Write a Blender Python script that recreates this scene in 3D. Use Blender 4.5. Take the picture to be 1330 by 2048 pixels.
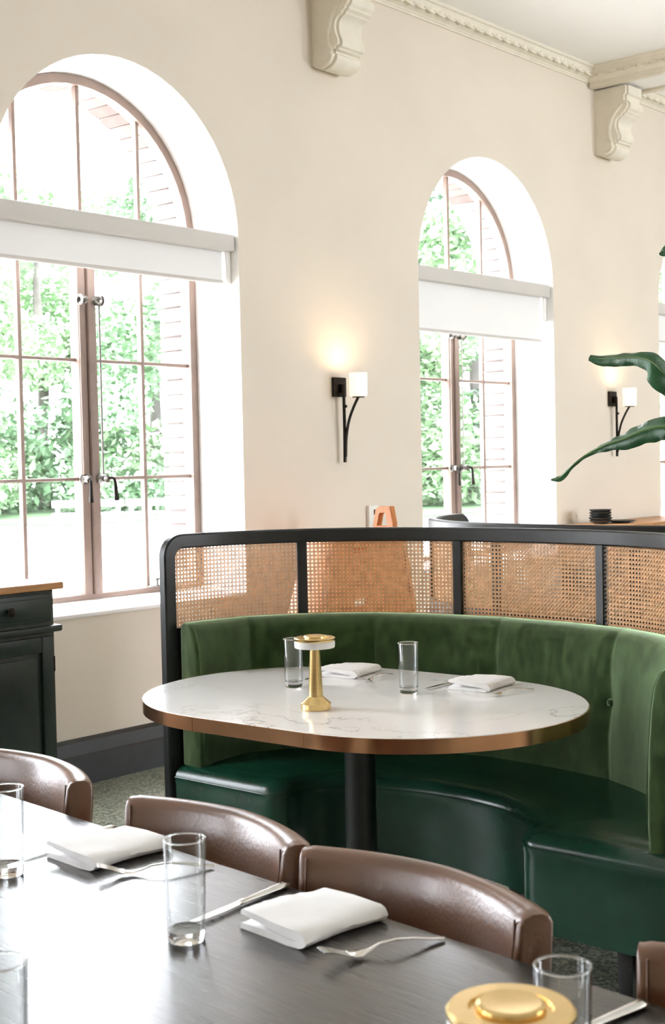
import bpy, bmesh, math, random
from mathutils import Vector, Matrix
random.seed(7)
for o in list(bpy.data.objects): bpy.data.objects.remove(o, do_unlink=True)
SC = bpy.context.scene
COL = SC.collection
PI = math.pi

# ------------------------------------------------------------------ camera
cd = bpy.data.cameras.new('camera'); cam = bpy.data.objects.new('camera', cd); COL.objects.link(cam)
cr = Vector((0.651749, -0.758143, -0.021026)); cu = Vector((0.041795, 0.008221, 0.999092)); cf = Vector((0.757282, 0.652037, -0.037045))
M = Matrix((cr, cu, -cf)).transposed().to_4x4(); M.translation = Vector((0, 0, 1.4))
cam.matrix_world = M
cd.sensor_fit = 'HORIZONTAL'; cd.sensor_width = 24.0; cd.lens = 49.156
cd.clip_start = 0.05; cd.clip_end = 300
cd.dof.use_dof = True; cd.dof.focus_distance = 3.9; cd.dof.aperture_fstop = 11.0
SC.camera = cam

# ------------------------------------------------------------------ world (bright overcast sky)
SKY = 20.0
w = bpy.data.worlds.new('overcast_sky'); SC.world = w; w.use_nodes = True
bg = w.node_tree.nodes['Background']; bg.inputs[0].default_value = (0.925, 0.97, 1.04, 1); bg.inputs[1].default_value = SKY
SC.view_settings.view_transform = 'Standard'; SC.view_settings.look = 'None'
SC.view_settings.gamma = 1.0; SC.view_settings.use_curve_mapping = False
SC.view_settings.exposure = 0.33
SC.cycles.max_bounces = 16; SC.cycles.transmission_bounces = 12; SC.cycles.transparent_max_bounces = 16; SC.cycles.diffuse_bounces = 8
WX0, WSTEP = 4.122, 2.945            # centre of the first window in view, bay spacing
WY = 4.76                            # inner face of the window wall
def portal(loc, rot, sx, sy):
    l = bpy.data.lights.new('sky_portal', 'AREA'); l.shape = 'RECTANGLE'; l.size = sx; l.size_y = sy
    l.cycles.is_portal = True
    o = bpy.data.objects.new('sky_portal', l); COL.objects.link(o); o.location = loc; o.rotation_euler = rot
for k in range(-3, 4):
    portal((WX0 + k * WSTEP, 5.5, 2.0), (-PI / 2, 0, 0), 1.6, 2.7)
for k in range(1, 3):
    portal((WX0 + k * WSTEP, -5.3, 1.9), (PI / 2, 0, 0), 1.5, 2.5)

# ------------------------------------------------------------------ helpers
def tag(o, label=None, cat=None, group=None, kind=None):
    if label: o['label'] = label
    if cat: o['category'] = cat
    if group: o['group'] = group
    if kind: o['kind'] = kind
    return o
def empty(name, loc=(0, 0, 0), rz=0.0, **k):
    o = bpy.data.objects.new(name, None); COL.objects.link(o); o.location = loc; o.rotation_euler = (0, 0, rz)
    o.empty_display_size = 0.05
    return tag(o, **k)
def copy_tree(o, parent=None):
    c = o.copy(); COL.objects.link(c); c.parent = parent
    for ch in o.children: copy_tree(ch, c)
    return c
def link_mesh(name, me, parent=None, loc=None, rot=None, **k):
    o = bpy.data.objects.new(name, me); COL.objects.link(o); o.parent = parent
    if loc is not None: o.location = loc
    if rot is not None: o.rotation_euler = rot
    return tag(o, **k)
class MB:
    def __init__(s): s.v = []; s.f = []
    def add(s, vs, fs):
        b = len(s.v); s.v += [tuple(p) for p in vs]; s.f += [tuple(i + b for i in f) for f in fs]; return s
    def box(s, x0, x1, y0, y1, z0, z1):
        return s.add([(x, y, z) for x in (x0, x1) for y in (y0, y1) for z in (z0, z1)],
                     [(0, 1, 3, 2), (4, 6, 7, 5), (0, 4, 5, 1), (2, 3, 7, 6), (0, 2, 6, 4), (1, 5, 7, 3)])
    def lathe(s, prof, n=32, cx=0, cy=0, cz=0, close=False):
        vs = []; fs = []; m = len(prof)
        for i in range(n):
            a = 2 * PI * i / n
            for r, z in prof: vs.append((cx + r * math.cos(a), cy + r * math.sin(a), cz + z))
        for i in range(n):
            j = (i + 1) % n
            for k in range(m - 1): fs.append((i * m + k, j * m + k, j * m + k + 1, i * m + k + 1))
            if close: fs.append((i * m + m - 1, j * m + m - 1, j * m, i * m))
        s.add(vs, fs)
        if not close:
            if prof[0][0] > 1e-6: s.f.append(tuple(len(s.v) - n * m + i * m for i in range(n))[::-1])
            if prof[-1][0] > 1e-6: s.f.append(tuple(len(s.v) - n * m + i * m + m - 1 for i in range(n)))
        return s
    def tube(s, pts, rad, n=8, cap=True):
        pts = [Vector(p) for p in pts]; m = len(pts)
        if not hasattr(rad, '__len__'): rad = [rad] * m
        vs = []; fs = []; up = Vector((0, 0, 1))
        prev = None
        for i, p in enumerate(pts):
            t = (pts[min(i + 1, m - 1)] - pts[max(i - 1, 0)]).normalized()
            if prev is None:
                a = t.cross(up if abs(t.z) < 0.95 else Vector((1, 0, 0))).normalized()
            else:
                a = (prev - t * prev.dot(t)).normalized()
            prev = a; b = t.cross(a)
            for k in range(n):
                q = 2 * PI * k / n; vs.append(p + (a * math.cos(q) + b * math.sin(q)) * rad[i])
        for i in range(m - 1):
            for k in range(n):
                l = (k + 1) % n; fs.append((i * n + k, i * n + l, (i + 1) * n + l, (i + 1) * n + k))
        if cap: fs.append(tuple(range(n))[::-1]); fs.append(tuple(range((m - 1) * n, m * n)))
        return s.add(vs, fs)
    def prism(s, poly, h0, h1, axis='z'):
        n = len(poly)
        def P(a, b, h): return {'z': (a, b, h), 'y': (a, h, b), 'x': (h, a, b)}[axis]
        vs = [P(a, b, h0) for a, b in poly] + [P(a, b, h1) for a, b in poly]
        fs = [tuple(range(n))[::-1], tuple(range(n, 2 * n))] + [(i, (i + 1) % n, n + (i + 1) % n, n + i) for i in range(n)]
        return s.add(vs, fs)
    def loft(s, rings, cap=True, closed=True):
        n = len(rings[0]); vs = [p for r in rings for p in r]; fs = []
        for i in range(len(rings) - 1):
            for k in range(n if closed else n - 1):
                l = (k + 1) % n; fs.append((i * n + k, i * n + l, (i + 1) * n + l, (i + 1) * n + k))
        if cap and closed: fs.append(tuple(range(n))[::-1]); fs.append(tuple(range((len(rings) - 1) * n, len(rings) * n)))
        return s.add(vs, fs)
    def mesh(s, name, mat=None, smooth=False, bevel=0, seg=2, ang=40, fix=True):
        me = bpy.data.meshes.new(name); me.from_pydata(s.v, [], s.f); me.update()
        if fix or bevel:
            bm = bmesh.new(); bm.from_mesh(me)
            if fix: bmesh.ops.recalc_face_normals(bm, faces=bm.faces)
            if bevel:
                es = [e for e in bm.edges if len(e.link_faces) == 2 and e.calc_face_angle(0) > math.radians(30)]
                bmesh.ops.bevel(bm, geom=es, offset=bevel, segments=seg, affect='EDGES', profile=0.5)
            bm.to_mesh(me); bm.free()
        if smooth or bevel:
            for p in me.polygons: p.use_smooth = True
            try: me.set_sharp_from_angle(angle=math.radians(ang))
            except Exception: pass
        if mat is not None: me.materials.append(mat)
        return me
    def build(s, name, mat, parent=None, smooth=False, bevel=0, seg=2, ang=40, fix=True, loc=None, rot=None, **k):
        return link_mesh(name, s.mesh(name, mat, smooth, bevel, seg, ang, fix), parent, loc, rot, **k)
def catmull(pts, sub=6):
    pts = [Vector(p) for p in pts]; out = []
    P = [pts[0] * 2 - pts[1]] + pts + [pts[-1] * 2 - pts[-2]]
    for i in range(1, len(P) - 2):
        for k in range(sub):
            t = k / sub
            out.append(0.5 * ((2 * P[i]) + (-P[i - 1] + P[i + 1]) * t + (2 * P[i - 1] - 5 * P[i] + 4 * P[i + 1] - P[i + 2]) * t * t
                              + (-P[i - 1] + 3 * P[i] - 3 * P[i + 1] + P[i + 2]) * t ** 3))
    out.append(pts[-1]); return out
def lerp_list(vals, n):
    m = len(vals) - 1; out = []
    for i in range(n):
        t = i / (n - 1) * m; k = min(int(t), m - 1); out.append(vals[k] + (vals[k + 1] - vals[k]) * (t - k))
    return out

# ------------------------------------------------------------------ materials
def mat(name, col, rough=0.5, metal=0.0, var=0.0, scale=8.0, col2=None, bump=0.0, bscale=80.0, stretch=None, detail=4.0, ramp=(0.35, 0.65), **kw):
    m = bpy.data.materials.new(name); m.use_nodes = True; nt = m.node_tree; N = nt.nodes; L = nt.links
    p = N['Principled BSDF']; p.inputs['Base Color'].default_value = (*col, 1)
    p.inputs['Roughness'].default_value = rough; p.inputs['Metallic'].default_value = metal
    for k, v in kw.items():
        i = p.inputs[k]; i.default_value = (*v, 1) if isinstance(v, tuple) and len(v) == 3 else v
    tc = N.new('ShaderNodeTexCoord'); mp = N.new('ShaderNodeMapping'); L.new(tc.outputs['Object'], mp.inputs[0])
    if stretch: mp.inputs['Scale'].default_value = stretch
    if col2 is None and var: col2 = tuple(max(0, c * (1 - var)) for c in col)
    if col2 is not None:
        nz = N.new('ShaderNodeTexNoise'); nz.inputs['Scale'].default_value = scale; nz.inputs['Detail'].default_value = detail
        L.new(mp.outputs[0], nz.inputs['Vector'])
        rp = N.new('ShaderNodeValToRGB'); rp.color_ramp.elements[0].position = ramp[0]; rp.color_ramp.elements[1].position = ramp[1]
        rp.color_ramp.elements[0].color = (*col2, 1); rp.color_ramp.elements[1].color = (*col, 1)
        L.new(nz.outputs[0], rp.inputs[0]); L.new(rp.outputs[0], p.inputs['Base Color'])
    if bump:
        n2 = N.new('ShaderNodeTexNoise'); n2.inputs['Scale'].default_value = bscale; n2.inputs['Detail'].default_value = 3
        L.new(mp.outputs[0], n2.inputs['Vector'])
        b = N.new('ShaderNodeBump'); b.inputs['Strength'].default_value = bump; b.inputs['Distance'].default_value = 0.01
        L.new(n2.outputs[0], b.inputs['Height']); L.new(b.outputs[0], p.inputs['Normal'])
    return m
MT = {}
MT['wall'] = mat('cream_plaster', (0.74, 0.66, 0.565), 0.85, var=0.05, scale=1.5, bump=0.05, bscale=60)
MT['reveal'] = mat('white_reveal_plaster', (0.86, 0.84, 0.82), 0.8, var=0.03, scale=2)
MT['ceil'] = mat('ceiling_paint', (0.88, 0.86, 0.84), 0.9, var=0.03, scale=1)
MT['cornice'] = mat('cornice_paint', (0.79, 0.73, 0.62), 0.6, var=0.06, scale=12)
MT['winframe'] = mat('taupe_window_paint', (0.25, 0.175, 0.14), 0.5, var=0.15, scale=10)
MT['blindcase'] = mat('blind_case_paint', (0.62, 0.585, 0.55), 0.6, var=0.03, scale=3)
MT['base'] = mat('charcoal_base', (0.012, 0.015, 0.014), 0.45, var=0.4, scale=9)
MT['black'] = mat('black_lacquer', (0.012, 0.014, 0.014), 0.38, var=0.3, scale=20, bump=0.03, bscale=120)
MT['iron'] = mat('bronze_iron', (0.022, 0.015, 0.011), 0.45, 0.6, var=0.4, scale=60)
MT['nickel'] = mat('aged_nickel', (0.25, 0.24, 0.22), 0.3, 1.0, var=0.4, scale=80)
MT['steel'] = mat('cutlery_steel', (0.78, 0.76, 0.73), 0.16, 1.0, var=0.06, scale=60)
MT['brass'] = mat('brushed_brass', (0.83, 0.6, 0.27), 0.24, 1.0, var=0.12, scale=30, stretch=(1, 1, 12))
MT['copper'] = mat('copper_edge', (0.82, 0.43, 0.25), 0.2, 1.0, var=0.12, scale=14, stretch=(1, 1, 0.2))
MT['white'] = mat('white_diffuser', (0.85, 0.84, 0.82), 0.4, var=0.03, scale=10)
MT['plastic'] = mat('ivory_plastic', (0.8, 0.78, 0.73), 0.4, var=0.03, scale=10)
MT['dark'] = mat('dark_display', (0.02, 0.025, 0.025), 0.2, var=0.2, scale=40)
MT['linen'] = mat('white_linen', (0.9, 0.885, 0.885), 0.9, var=0.04, scale=30, bump=0.12, bscale=500)
MT['leather'] = mat('green_leather', (0.007, 0.055, 0.032), 0.24, var=0.35, scale=5, bump=0.05, bscale=160)
MT['leather'].node_tree.nodes['Principled BSDF'].inputs['Specular IOR Level'].default_value = 0.55
MT['velvet'] = mat('green_velvet', (0.052, 0.088, 0.030), 0.85, col2=(0.012, 0.024, 0.006), scale=20, stretch=(2.0, 2.0, 0.9), detail=12, ramp=(0.36, 0.64), bump=0.15, bscale=200,
                   **{'Sheen Weight': 1.0, 'Sheen Roughness': 0.35, 'Sheen Tint': (0.45, 0.75, 0.40), 'Specular IOR Level': 0.15})
def add_sheen(m, col, rough):
    nt = m.node_tree; N = nt.nodes; L = nt.links; sh = N.new('ShaderNodeBsdfSheen'); sh.distribution = 'ASHIKHMIN'
    sh.inputs[0].default_value = (*col, 1); sh.inputs[1].default_value = rough
    ad = N.new('ShaderNodeAddShader'); L.new(N['Principled BSDF'].outputs[0], ad.inputs[0]); L.new(sh.outputs[0], ad.inputs[1]); L.new(ad.outputs[0], N['Material Output'].inputs[0])
add_sheen(MT['velvet'], (0.48, 0.63, 0.47), 0.5)
MT['brownleather'] = mat('brown_leather', (0.135, 0.052, 0.018), 0.33, var=0.35, scale=6, bump=0.06, bscale=140)
MT['brownleather'].node_tree.nodes['Principled BSDF'].inputs['Specular IOR Level'].default_value = 0.9
MT['cane'] = mat('rattan_cane', (0.84, 0.53, 0.29), 0.5, var=0.22, scale=40)
MT['oak'] = mat('honey_wood', (0.50, 0.26, 0.10), 0.45, col2=(0.34, 0.15, 0.05), scale=5, stretch=(1, 14, 14), detail=6)
MT['teak'] = mat('orange_teak', (0.55, 0.19, 0.04), 0.4, col2=(0.40, 0.125, 0.025), scale=5, stretch=(10, 10, 1), detail=6)
MT['cabinet'] = mat('green_black_paint', (0.012, 0.024, 0.019), 0.4, var=0.25, scale=14)
MT['legs'] = mat('ebonised_wood', (0.012, 0.011, 0.011), 0.4, var=0.3, scale=20)
MT['plate'] = mat('charcoal_stoneware', (0.028, 0.032, 0.032), 0.45, var=0.3, scale=30)
MT['brick'] = [mat('brick_a', (0.17, 0.125, 0.11), 0.9, var=0.12, scale=20, bump=0.3), mat('brick_b', (0.24, 0.205, 0.19), 0.9, var=0.1, scale=20, bump=0.3),
               mat('brick_c', (0.13, 0.09, 0.08), 0.9, var=0.15, scale=20, bump=0.3)]
MT['mortar'] = mat('pale_mortar', (0.36, 0.335, 0.32), 0.95, var=0.08, scale=30)
MT['ground'] = mat('pale_gravel', (0.62, 0.60, 0.56), 0.95, var=0.1, scale=0.6)
MT['grass'] = mat('lawn', (0.06, 0.13, 0.045), 0.95, var=0.3, scale=0.5)
MT['leaf'] = [mat('leaf_pale', (0.25, 0.38, 0.21), 0.6, var=0.3, scale=0.7), mat('leaf_mid', (0.15, 0.26, 0.14), 0.6, var=0.3, scale=0.7),
              mat('leaf_blue', (0.13, 0.22, 0.14), 0.6, var=0.3, scale=0.7)]
MT['bark'] = mat('bark', (0.10, 0.09, 0.08), 0.95, var=0.3, scale=3)
MT['bench'] = mat('white_timber', (0.82, 0.82, 0.80), 0.7, var=0.05, scale=5)
MT['pot'] = mat('grey_planter', (0.09, 0.09, 0.09), 0.7, var=0.2, scale=10)
MT['soil'] = mat('soil', (0.03, 0.02, 0.015), 1.0, var=0.4, scale=60)

def glass_mat():
    m = bpy.data.materials.new('clear_glass'); m.use_nodes = True; p = m.node_tree.nodes['Principled BSDF']
    p.inputs['Base Color'].default_value = (1, 1, 1, 1); p.inputs['Roughness'].default_value = 0.0
    p.inputs['Transmission Weight'].default_value = 1.0; p.inputs['IOR'].default_value = 1.45
    return m
MT['glass'] = glass_mat()
def thin_glass():
    m = bpy.data.materials.new('thin_glass_wall'); m.use_nodes = True; nt = m.node_tree; N = nt.nodes; L = nt.links
    N.remove(N['Principled BSDF']); t = N.new('ShaderNodeBsdfTransparent'); t.inputs[0].default_value = (0.95, 0.958, 0.955, 1)
    g = N.new('ShaderNodeBsdfGlossy'); g.inputs['Roughness'].default_value = 0.03
    lw = N.new('ShaderNodeLayerWeight'); lw.inputs[0].default_value = 0.5
    pw = N.new('ShaderNodeMath'); pw.operation = 'POWER'; pw.inputs[1].default_value = 3.0; L.new(lw.outputs['Facing'], pw.inputs[0])
    ma = N.new('ShaderNodeMath'); ma.operation = 'MULTIPLY_ADD'; ma.inputs[1].default_value = 0.85; ma.inputs[2].default_value = 0.045; L.new(pw.outputs[0], ma.inputs[0])
    x = N.new('ShaderNodeMixShader'); L.new(ma.outputs[0], x.inputs[0]); L.new(t.outputs[0], x.inputs[1]); L.new(g.outputs[0], x.inputs[2])
    p5 = N.new('ShaderNodeMath'); p5.operation = 'POWER'; p5.inputs[1].default_value = 5.0; L.new(lw.outputs['Facing'], p5.inputs[0])
    cr_ = N.new('ShaderNodeMix'); cr_.data_type = 'RGBA'; L.new(p5.outputs[0], cr_.inputs[0]); cr_.inputs[6].default_value = (0.965, 0.972, 0.97, 1); cr_.inputs[7].default_value = (0.25, 0.27, 0.26, 1)
    L.new(cr_.outputs[2], t.inputs[0])
    L.new(x.outputs[0], N['Material Output'].inputs[0]); return m
MT['thinglass'] = thin_glass()
def pane_mat():
    m = bpy.data.materials.new('window_glass'); m.use_nodes = True; nt = m.node_tree; N = nt.nodes; L = nt.links
    N.remove(N['Principled BSDF']); t = N.new('ShaderNodeBsdfTransparent'); g = N.new('ShaderNodeBsdfGlossy'); g.inputs['Roughness'].default_value = 0.02
    x = N.new('ShaderNodeMixShader'); x.inputs[0].default_value = 0.04; L.new(t.outputs[0], x.inputs[1]); L.new(g.outputs[0], x.inputs[2])
    L.new(x.outputs[0], N['Material Output'].inputs[0]); return m
MT['pane'] = pane_mat()
def fabric_mat():
    m = mat('roller_fabric', (0.80, 0.79, 0.78), 0.9, var=0.02, scale=3); nt = m.node_tree; N = nt.nodes; L = nt.links
    p = N['Principled BSDF']; t = N.new('ShaderNodeBsdfTranslucent'); t.inputs[0].default_value = (0.8, 0.79, 0.78, 1)
    x = N.new('ShaderNodeMixShader'); x.inputs[0].default_value = 0.14
    L.new(p.outputs[0], x.inputs[1]); L.new(t.outputs[0], x.inputs[2]); L.new(x.outputs[0], N['Material Output'].inputs[0]); return m
MT['fabric'] = fabric_mat()
def shade_mat():
    m = bpy.data.materials.new('lit_opal_glass'); m.use_nodes = True; p = m.node_tree.nodes['Principled BSDF']
    p.inputs['Base Color'].default_value = (0.9, 0.85, 0.78, 1); p.inputs['Emission Color'].default_value = (1.0, 0.78, 0.55, 1)
    p.inputs['Emission Strength'].default_value = 0.75; p.inputs['Roughness'].default_value = 0.3; return m
MT['shade'] = shade_mat()
def marble_mat():
    m = mat('veined_marble', (0.80, 0.79, 0.78), 0.16); nt = m.node_tree; N = nt.nodes; L = nt.links; p = N['Principled BSDF']
    tc = N.new('ShaderNodeTexCoord')
    n1 = N.new('ShaderNodeTexNoise'); n1.inputs['Scale'].default_value = 3.0; n1.inputs['Detail'].default_value = 7; n1.inputs['Roughness'].default_value = 0.6; n1.inputs['Distortion'].default_value = 0.9
    L.new(tc.outputs['Object'], n1.inputs['Vector'])
    a = N.new('ShaderNodeMath'); a.operation = 'SUBTRACT'; a.inputs[1].default_value = 0.5; L.new(n1.outputs[0], a.inputs[0])
    b = N.new('ShaderNodeMath'); b.operation = 'ABSOLUTE'; L.new(a.outputs[0], b.inputs[0])
    r = N.new('ShaderNodeValToRGB'); r.color_ramp.elements[0].position = 0.0; r.color_ramp.elements[0].color = (0.42, 0.41, 0.40, 1)
    r.color_ramp.elements[1].position = 0.016; r.color_ramp.elements[1].color = (0.80, 0.79, 0.775, 1)
    e = r.color_ramp.elements.new(0.16); e.color = (0.84, 0.83, 0.82, 1)
    L.new(b.outputs[0], r.inputs[0])
    n2 = N.new('ShaderNodeTexNoise'); n2.inputs['Scale'].default_value = 2.0; L.new(tc.outputs['Object'], n2.inputs['Vector'])
    r2 = N.new('ShaderNodeValToRGB'); r2.color_ramp.elements[0].position = 0.44; r2.color_ramp.elements[1].position = 0.6; L.new(n2.outputs[0], r2.inputs[0])
    x = N.new('ShaderNodeMix'); x.data_type = 'RGBA'; L.new(r2.outputs[0], x.inputs[0]); x.inputs[6].default_value = (0.83, 0.82, 0.81, 1); L.new(r.outputs[0], x.inputs[7])
    L.new(x.outputs[2], p.inputs['Base Color']); return m
MT['marble'] = marble_mat()
def wood_table_mat():
    m = mat('dark_oak_table', (0.030, 0.026, 0.022), 0.3, col2=(0.012, 0.011, 0.010), scale=4, stretch=(22, 1.0, 22), detail=8)
    nt = m.node_tree; N = nt.nodes; L = nt.links; p = N['Principled BSDF']
    tc = N.new('ShaderNodeTexCoord'); mp = N.new('ShaderNodeMapping'); mp.inputs['Scale'].default_value = (60, 2.5, 60); L.new(tc.outputs['Object'], mp.inputs[0])
    n = N.new('ShaderNodeTexNoise'); n.inputs['Scale'].default_value = 4; n.inputs['Detail'].default_value = 5; L.new(mp.outputs[0], n.inputs['Vector'])
    b = N.new('ShaderNodeBump'); b.inputs['Strength'].default_value = 0.18; b.inputs['Distance'].default_value = 0.002; L.new(n.outputs[0], b.inputs['Height']); L.new(b.outputs[0], p.inputs['Normal'])
    r = N.new('ShaderNodeMapRange'); r.inputs[3].default_value = 0.22; r.inputs[4].default_value = 0.36; L.new(n.outputs[0], r.inputs[0]); L.new(r.outputs[0], p.inputs['Roughness'])
    return m
MT['darkoak'] = wood_table_mat()
_p = MT['darkoak'].node_tree.nodes['Principled BSDF']; _p.inputs['Specular IOR Level'].default_value = 0.6; _p.inputs['Coat Weight'].default_value = 0.4; _p.inputs['Coat Roughness'].default_value = 0.16
def terrazzo():
    m = mat('terrazzo', (0.12, 0.14, 0.11), 0.3); nt = m.node_tree; N = nt.nodes; L = nt.links; p = N['Principled BSDF']
    tc = N.new('ShaderNodeTexCoord')
    v = N.new('ShaderNodeTexVoronoi'); v.inputs['Scale'].default_value = 110; L.new(tc.outputs['Object'], v.inputs['Vector'])
    r = N.new('ShaderNodeValToRGB'); r.color_ramp.interpolation = 'CONSTANT'
    cs = [(0.0, (0.10, 0.12, 0.09)), (0.3, (0.19, 0.22, 0.16)), (0.55, (0.29, 0.31, 0.23)), (0.75, (0.42, 0.42, 0.33)), (0.9, (0.42, 0.42, 0.36))]
    r.color_ramp.elements[0].color = (*cs[0][1], 1); r.color_ramp.elements[1].position = cs[1][0]; r.color_ramp.elements[1].color = (*cs[1][1], 1)
    for q, c in cs[2:]: e = r.color_ramp.elements.new(q); e.color = (*c, 1)
    sp = N.new('ShaderNodeSeparateColor'); L.new(v.outputs['Color'], sp.inputs[0]); L.new(sp.outputs[0], r.inputs[0])
    L.new(r.outputs[0], p.inputs['Base Color']); return m
MT['floor'] = terrazzo()
def plant_mat():
    m = mat('banana_leaf', (0.022, 0.12, 0.035), 0.28, col2=(0.012, 0.070, 0.022), scale=6); nt = m.node_tree; N = nt.nodes; L = nt.links; p = N['Principled BSDF']
    uv = N.new('ShaderNodeUVMap'); wv = N.new('ShaderNodeTexWave'); wv.inputs['Scale'].default_value = 1.0; wv.inputs['Distortion'].default_value = 0.6
    mp = N.new('ShaderNodeMapping'); mp.inputs['Scale'].default_value = (9, 0.0, 1); L.new(uv.outputs[0], mp.inputs[0]); L.new(mp.outputs[0], wv.inputs['Vector'])
    b = N.new('ShaderNodeBump'); b.inputs['Strength'].default_value = 0.6; b.inputs['Distance'].default_value = 0.004; L.new(wv.outputs[0], b.inputs['Height']); L.new(b.outputs[0], p.inputs['Normal'])
    return m
MT['plantleaf'] = plant_mat()
MT['stem'] = mat('green_stem', (0.08, 0.16, 0.04), 0.45, var=0.2, scale=10)

# ------------------------------------------------------------------ room shell
RX0, RX1, RY0, CZ = -6.9, 16.0, -5.0, 4.03
R_IN, R_FR, ZS, ZSILL = 0.735, 0.712, 2.51, 0.754
CENT = [WX0 + k * WSTEP for k in range(-3, 4)]
def arch_pts(cx, r, z0, n=28):
    """outline of a round-headed opening, from the lower left over the top to the lower right"""
    pts = [(cx - r, z0)] + [(cx - r * math.cos(PI * i / n), ZS + r * math.sin(PI * i / n)) for i in range(n + 1)] + [(cx + r, z0)]
    return pts
floor = MB().box(RX0, RX1, RY0, 5.08, -0.12, 0.0).build('floor', MT['floor'], label='speckled grey green terrazzo floor of the room', cat='floor', kind='structure')
ceil = MB().box(RX0, RX1, RY0, WY + .3, CZ, CZ + 0.12).build('ceiling', MT['ceil'], label='flat white ceiling above the cornice', cat='ceiling', kind='structure')
mb = MB()
edges = [RX0] + [(CENT[i] + CENT[i + 1]) / 2 for i in range(len(CENT) - 1)] + [RX1]
for i, cx in enumerate(CENT):
    x0, x1 = edges[i], edges[i + 1]; ap = arch_pts(cx, R_IN, ZSILL)
    q = lambda x, z: (x, WY, z)
    mb.add([q(x0, 0), q(x1, 0), q(x1, ZSILL), q(x0, ZSILL)], [(0, 1, 2, 3)])
    mb.add([q(x0, ZSILL), q(cx - R_IN, ZSILL), q(cx - R_IN, ZS), q(x0, ZS)], [(0, 1, 2, 3)])
    mb.add([q(cx + R_IN, ZSILL), q(x1, ZSILL), q(x1, ZS), q(cx + R_IN, ZS)], [(0, 1, 2, 3)])
    arc = ap[1:-1]; top = []
    for (ax, az) in arc:
        t = (ax - (cx - R_IN)) / (2 * R_IN); top.append(q(x0 + (x1 - x0) * t, CZ))
    vs = [q(*a) for a in arc] + top; n = len(arc)
    mb.add(vs, [(k, k + 1, n + k + 1, n + k) for k in range(n - 1)])
    mb.add([q(x0, ZS), q(cx - R_IN, ZS), q(x0, CZ)], [(0, 1, 2)]); mb.add([q(x1, ZS), q(cx + R_IN, ZS), q(x1, CZ)], [(0, 1, 2)])
wall = mb.build('wall_back', MT['wall'], fix=False, label='cream plaster wall with tall round headed windows', cat='wall', kind='structure')
# white plastered window reveals and the outer masonry behind the frames
for i, cx in enumerate(CENT):
    a = arch_pts(cx, R_IN, ZSILL); b = arch_pts(cx, R_FR, ZSILL + 0.03); n = len(a)
    vs = [(x, WY, z) for x, z in a] + [(x, 5.08, z) for x, z in b]
    mm = MB().add(vs, [(k, k + 1, n + k + 1, n + k) for k in range(n - 1)])
    mm.build('reveal', MT['reveal'], wall, smooth=True, fix=False)
    sl = MB().add([(cx - R_IN, WY - .012, ZSILL), (cx + R_IN, WY - .012, ZSILL), (cx + R_IN, WY - .012, ZSILL - .018), (cx - R_IN, WY - .012, ZSILL - .018),
                   (cx - R_IN, 5.10, ZSILL + 0.022), (cx + R_IN, 5.10, ZSILL + 0.022), (cx + R_IN, 5.10, ZSILL - .018), (cx - R_IN, 5.10, ZSILL - .018)],
                  [(0, 1, 2, 3), (0, 1, 5, 4), (4, 5, 6, 7), (2, 3, 7, 6), (0, 3, 7, 4), (1, 2, 6, 5)])
    sl.build('window_sill', MT['reveal'], wall, bevel=0.003)
    b2 = arch_pts(cx, 0.722, 0.55)
    vs = [(x, 5.08, z) for x, z in b2] + [(x, 5.29, z) for x, z in b2]; n = len(b2)
    mo = MB().add(vs, [(k, k + 1, n + k + 1, n + k) for k in range(n - 1)])
    # outer face around the opening, so no sky leaks past the frame
    b3 = arch_pts(cx, 0.70, 0.70)
    mo.add([(x, 5.09, z) for x, z in b2] + [(x, 5.09, z) for x, z in b3], [(k, k + 1, n + k + 1, n + k) for k in range(n - 1)])
    mo.add([(cx - .8, 5.08, .55), (cx + .8, 5.08, .55), (cx + .8, 5.08, .78), (cx - .8, 5.08, .78)], [(0, 1, 2, 3)])
    mo.build('outer_masonry', MT['mortar'], wall, fix=False)
# bricks of the outer jambs and arches of the two windows in view
bm_j = MB().box(-0.055, 0.055, -0.10, 0.10, -0.034, 0.034).mesh('brick', None, bevel=0.004, seg=1)
bm_k = MB().box(-0.035, 0.035, -0.10, 0.10, -0.034, 0.034).mesh('brick', None, bevel=0.004, seg=1)
bm_v = MB().prism([(-0.036, -0.055), (0.036, -0.055), (0.042, 0.055), (-0.042, 0.055)], -0.10, 0.10, 'y').mesh('brick', None, bevel=0.004, seg=1)
variants = {}
def brick(me, mi, loc, rot):
    key = (me.name, mi)
    if key not in variants:
        c = me.copy(); c.materials.append(MT['brick'][mi]); variants[key] = c
    return link_mesh('brick', variants[key], wall, loc, rot)
rb = random.Random(3)
for cx in (WX0, WX0 + WSTEP):
    for s in (-1, 1):
        for j in range(23):
            z = 0.83 + j * 0.0745
            if j % 2: brick(bm_j, rb.choice([0, 1, 1, 2]), (cx + s * 0.755, 5.215, z), (0, 0, 0))
            else: brick(bm_k, rb.choice([0, 1, 1, 2]), (cx + s * 0.74, 5.215, z), (0, 0, 0))
    for j in range(29):
        a = PI * (j + .5) / 29
        brick(bm_v, rb.choice([0, 1, 1, 2]), (cx + 0.745 * math.cos(a), 5.215, ZS + 0.745 * math.sin(a)), (0, PI / 2 - a, 0))

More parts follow.
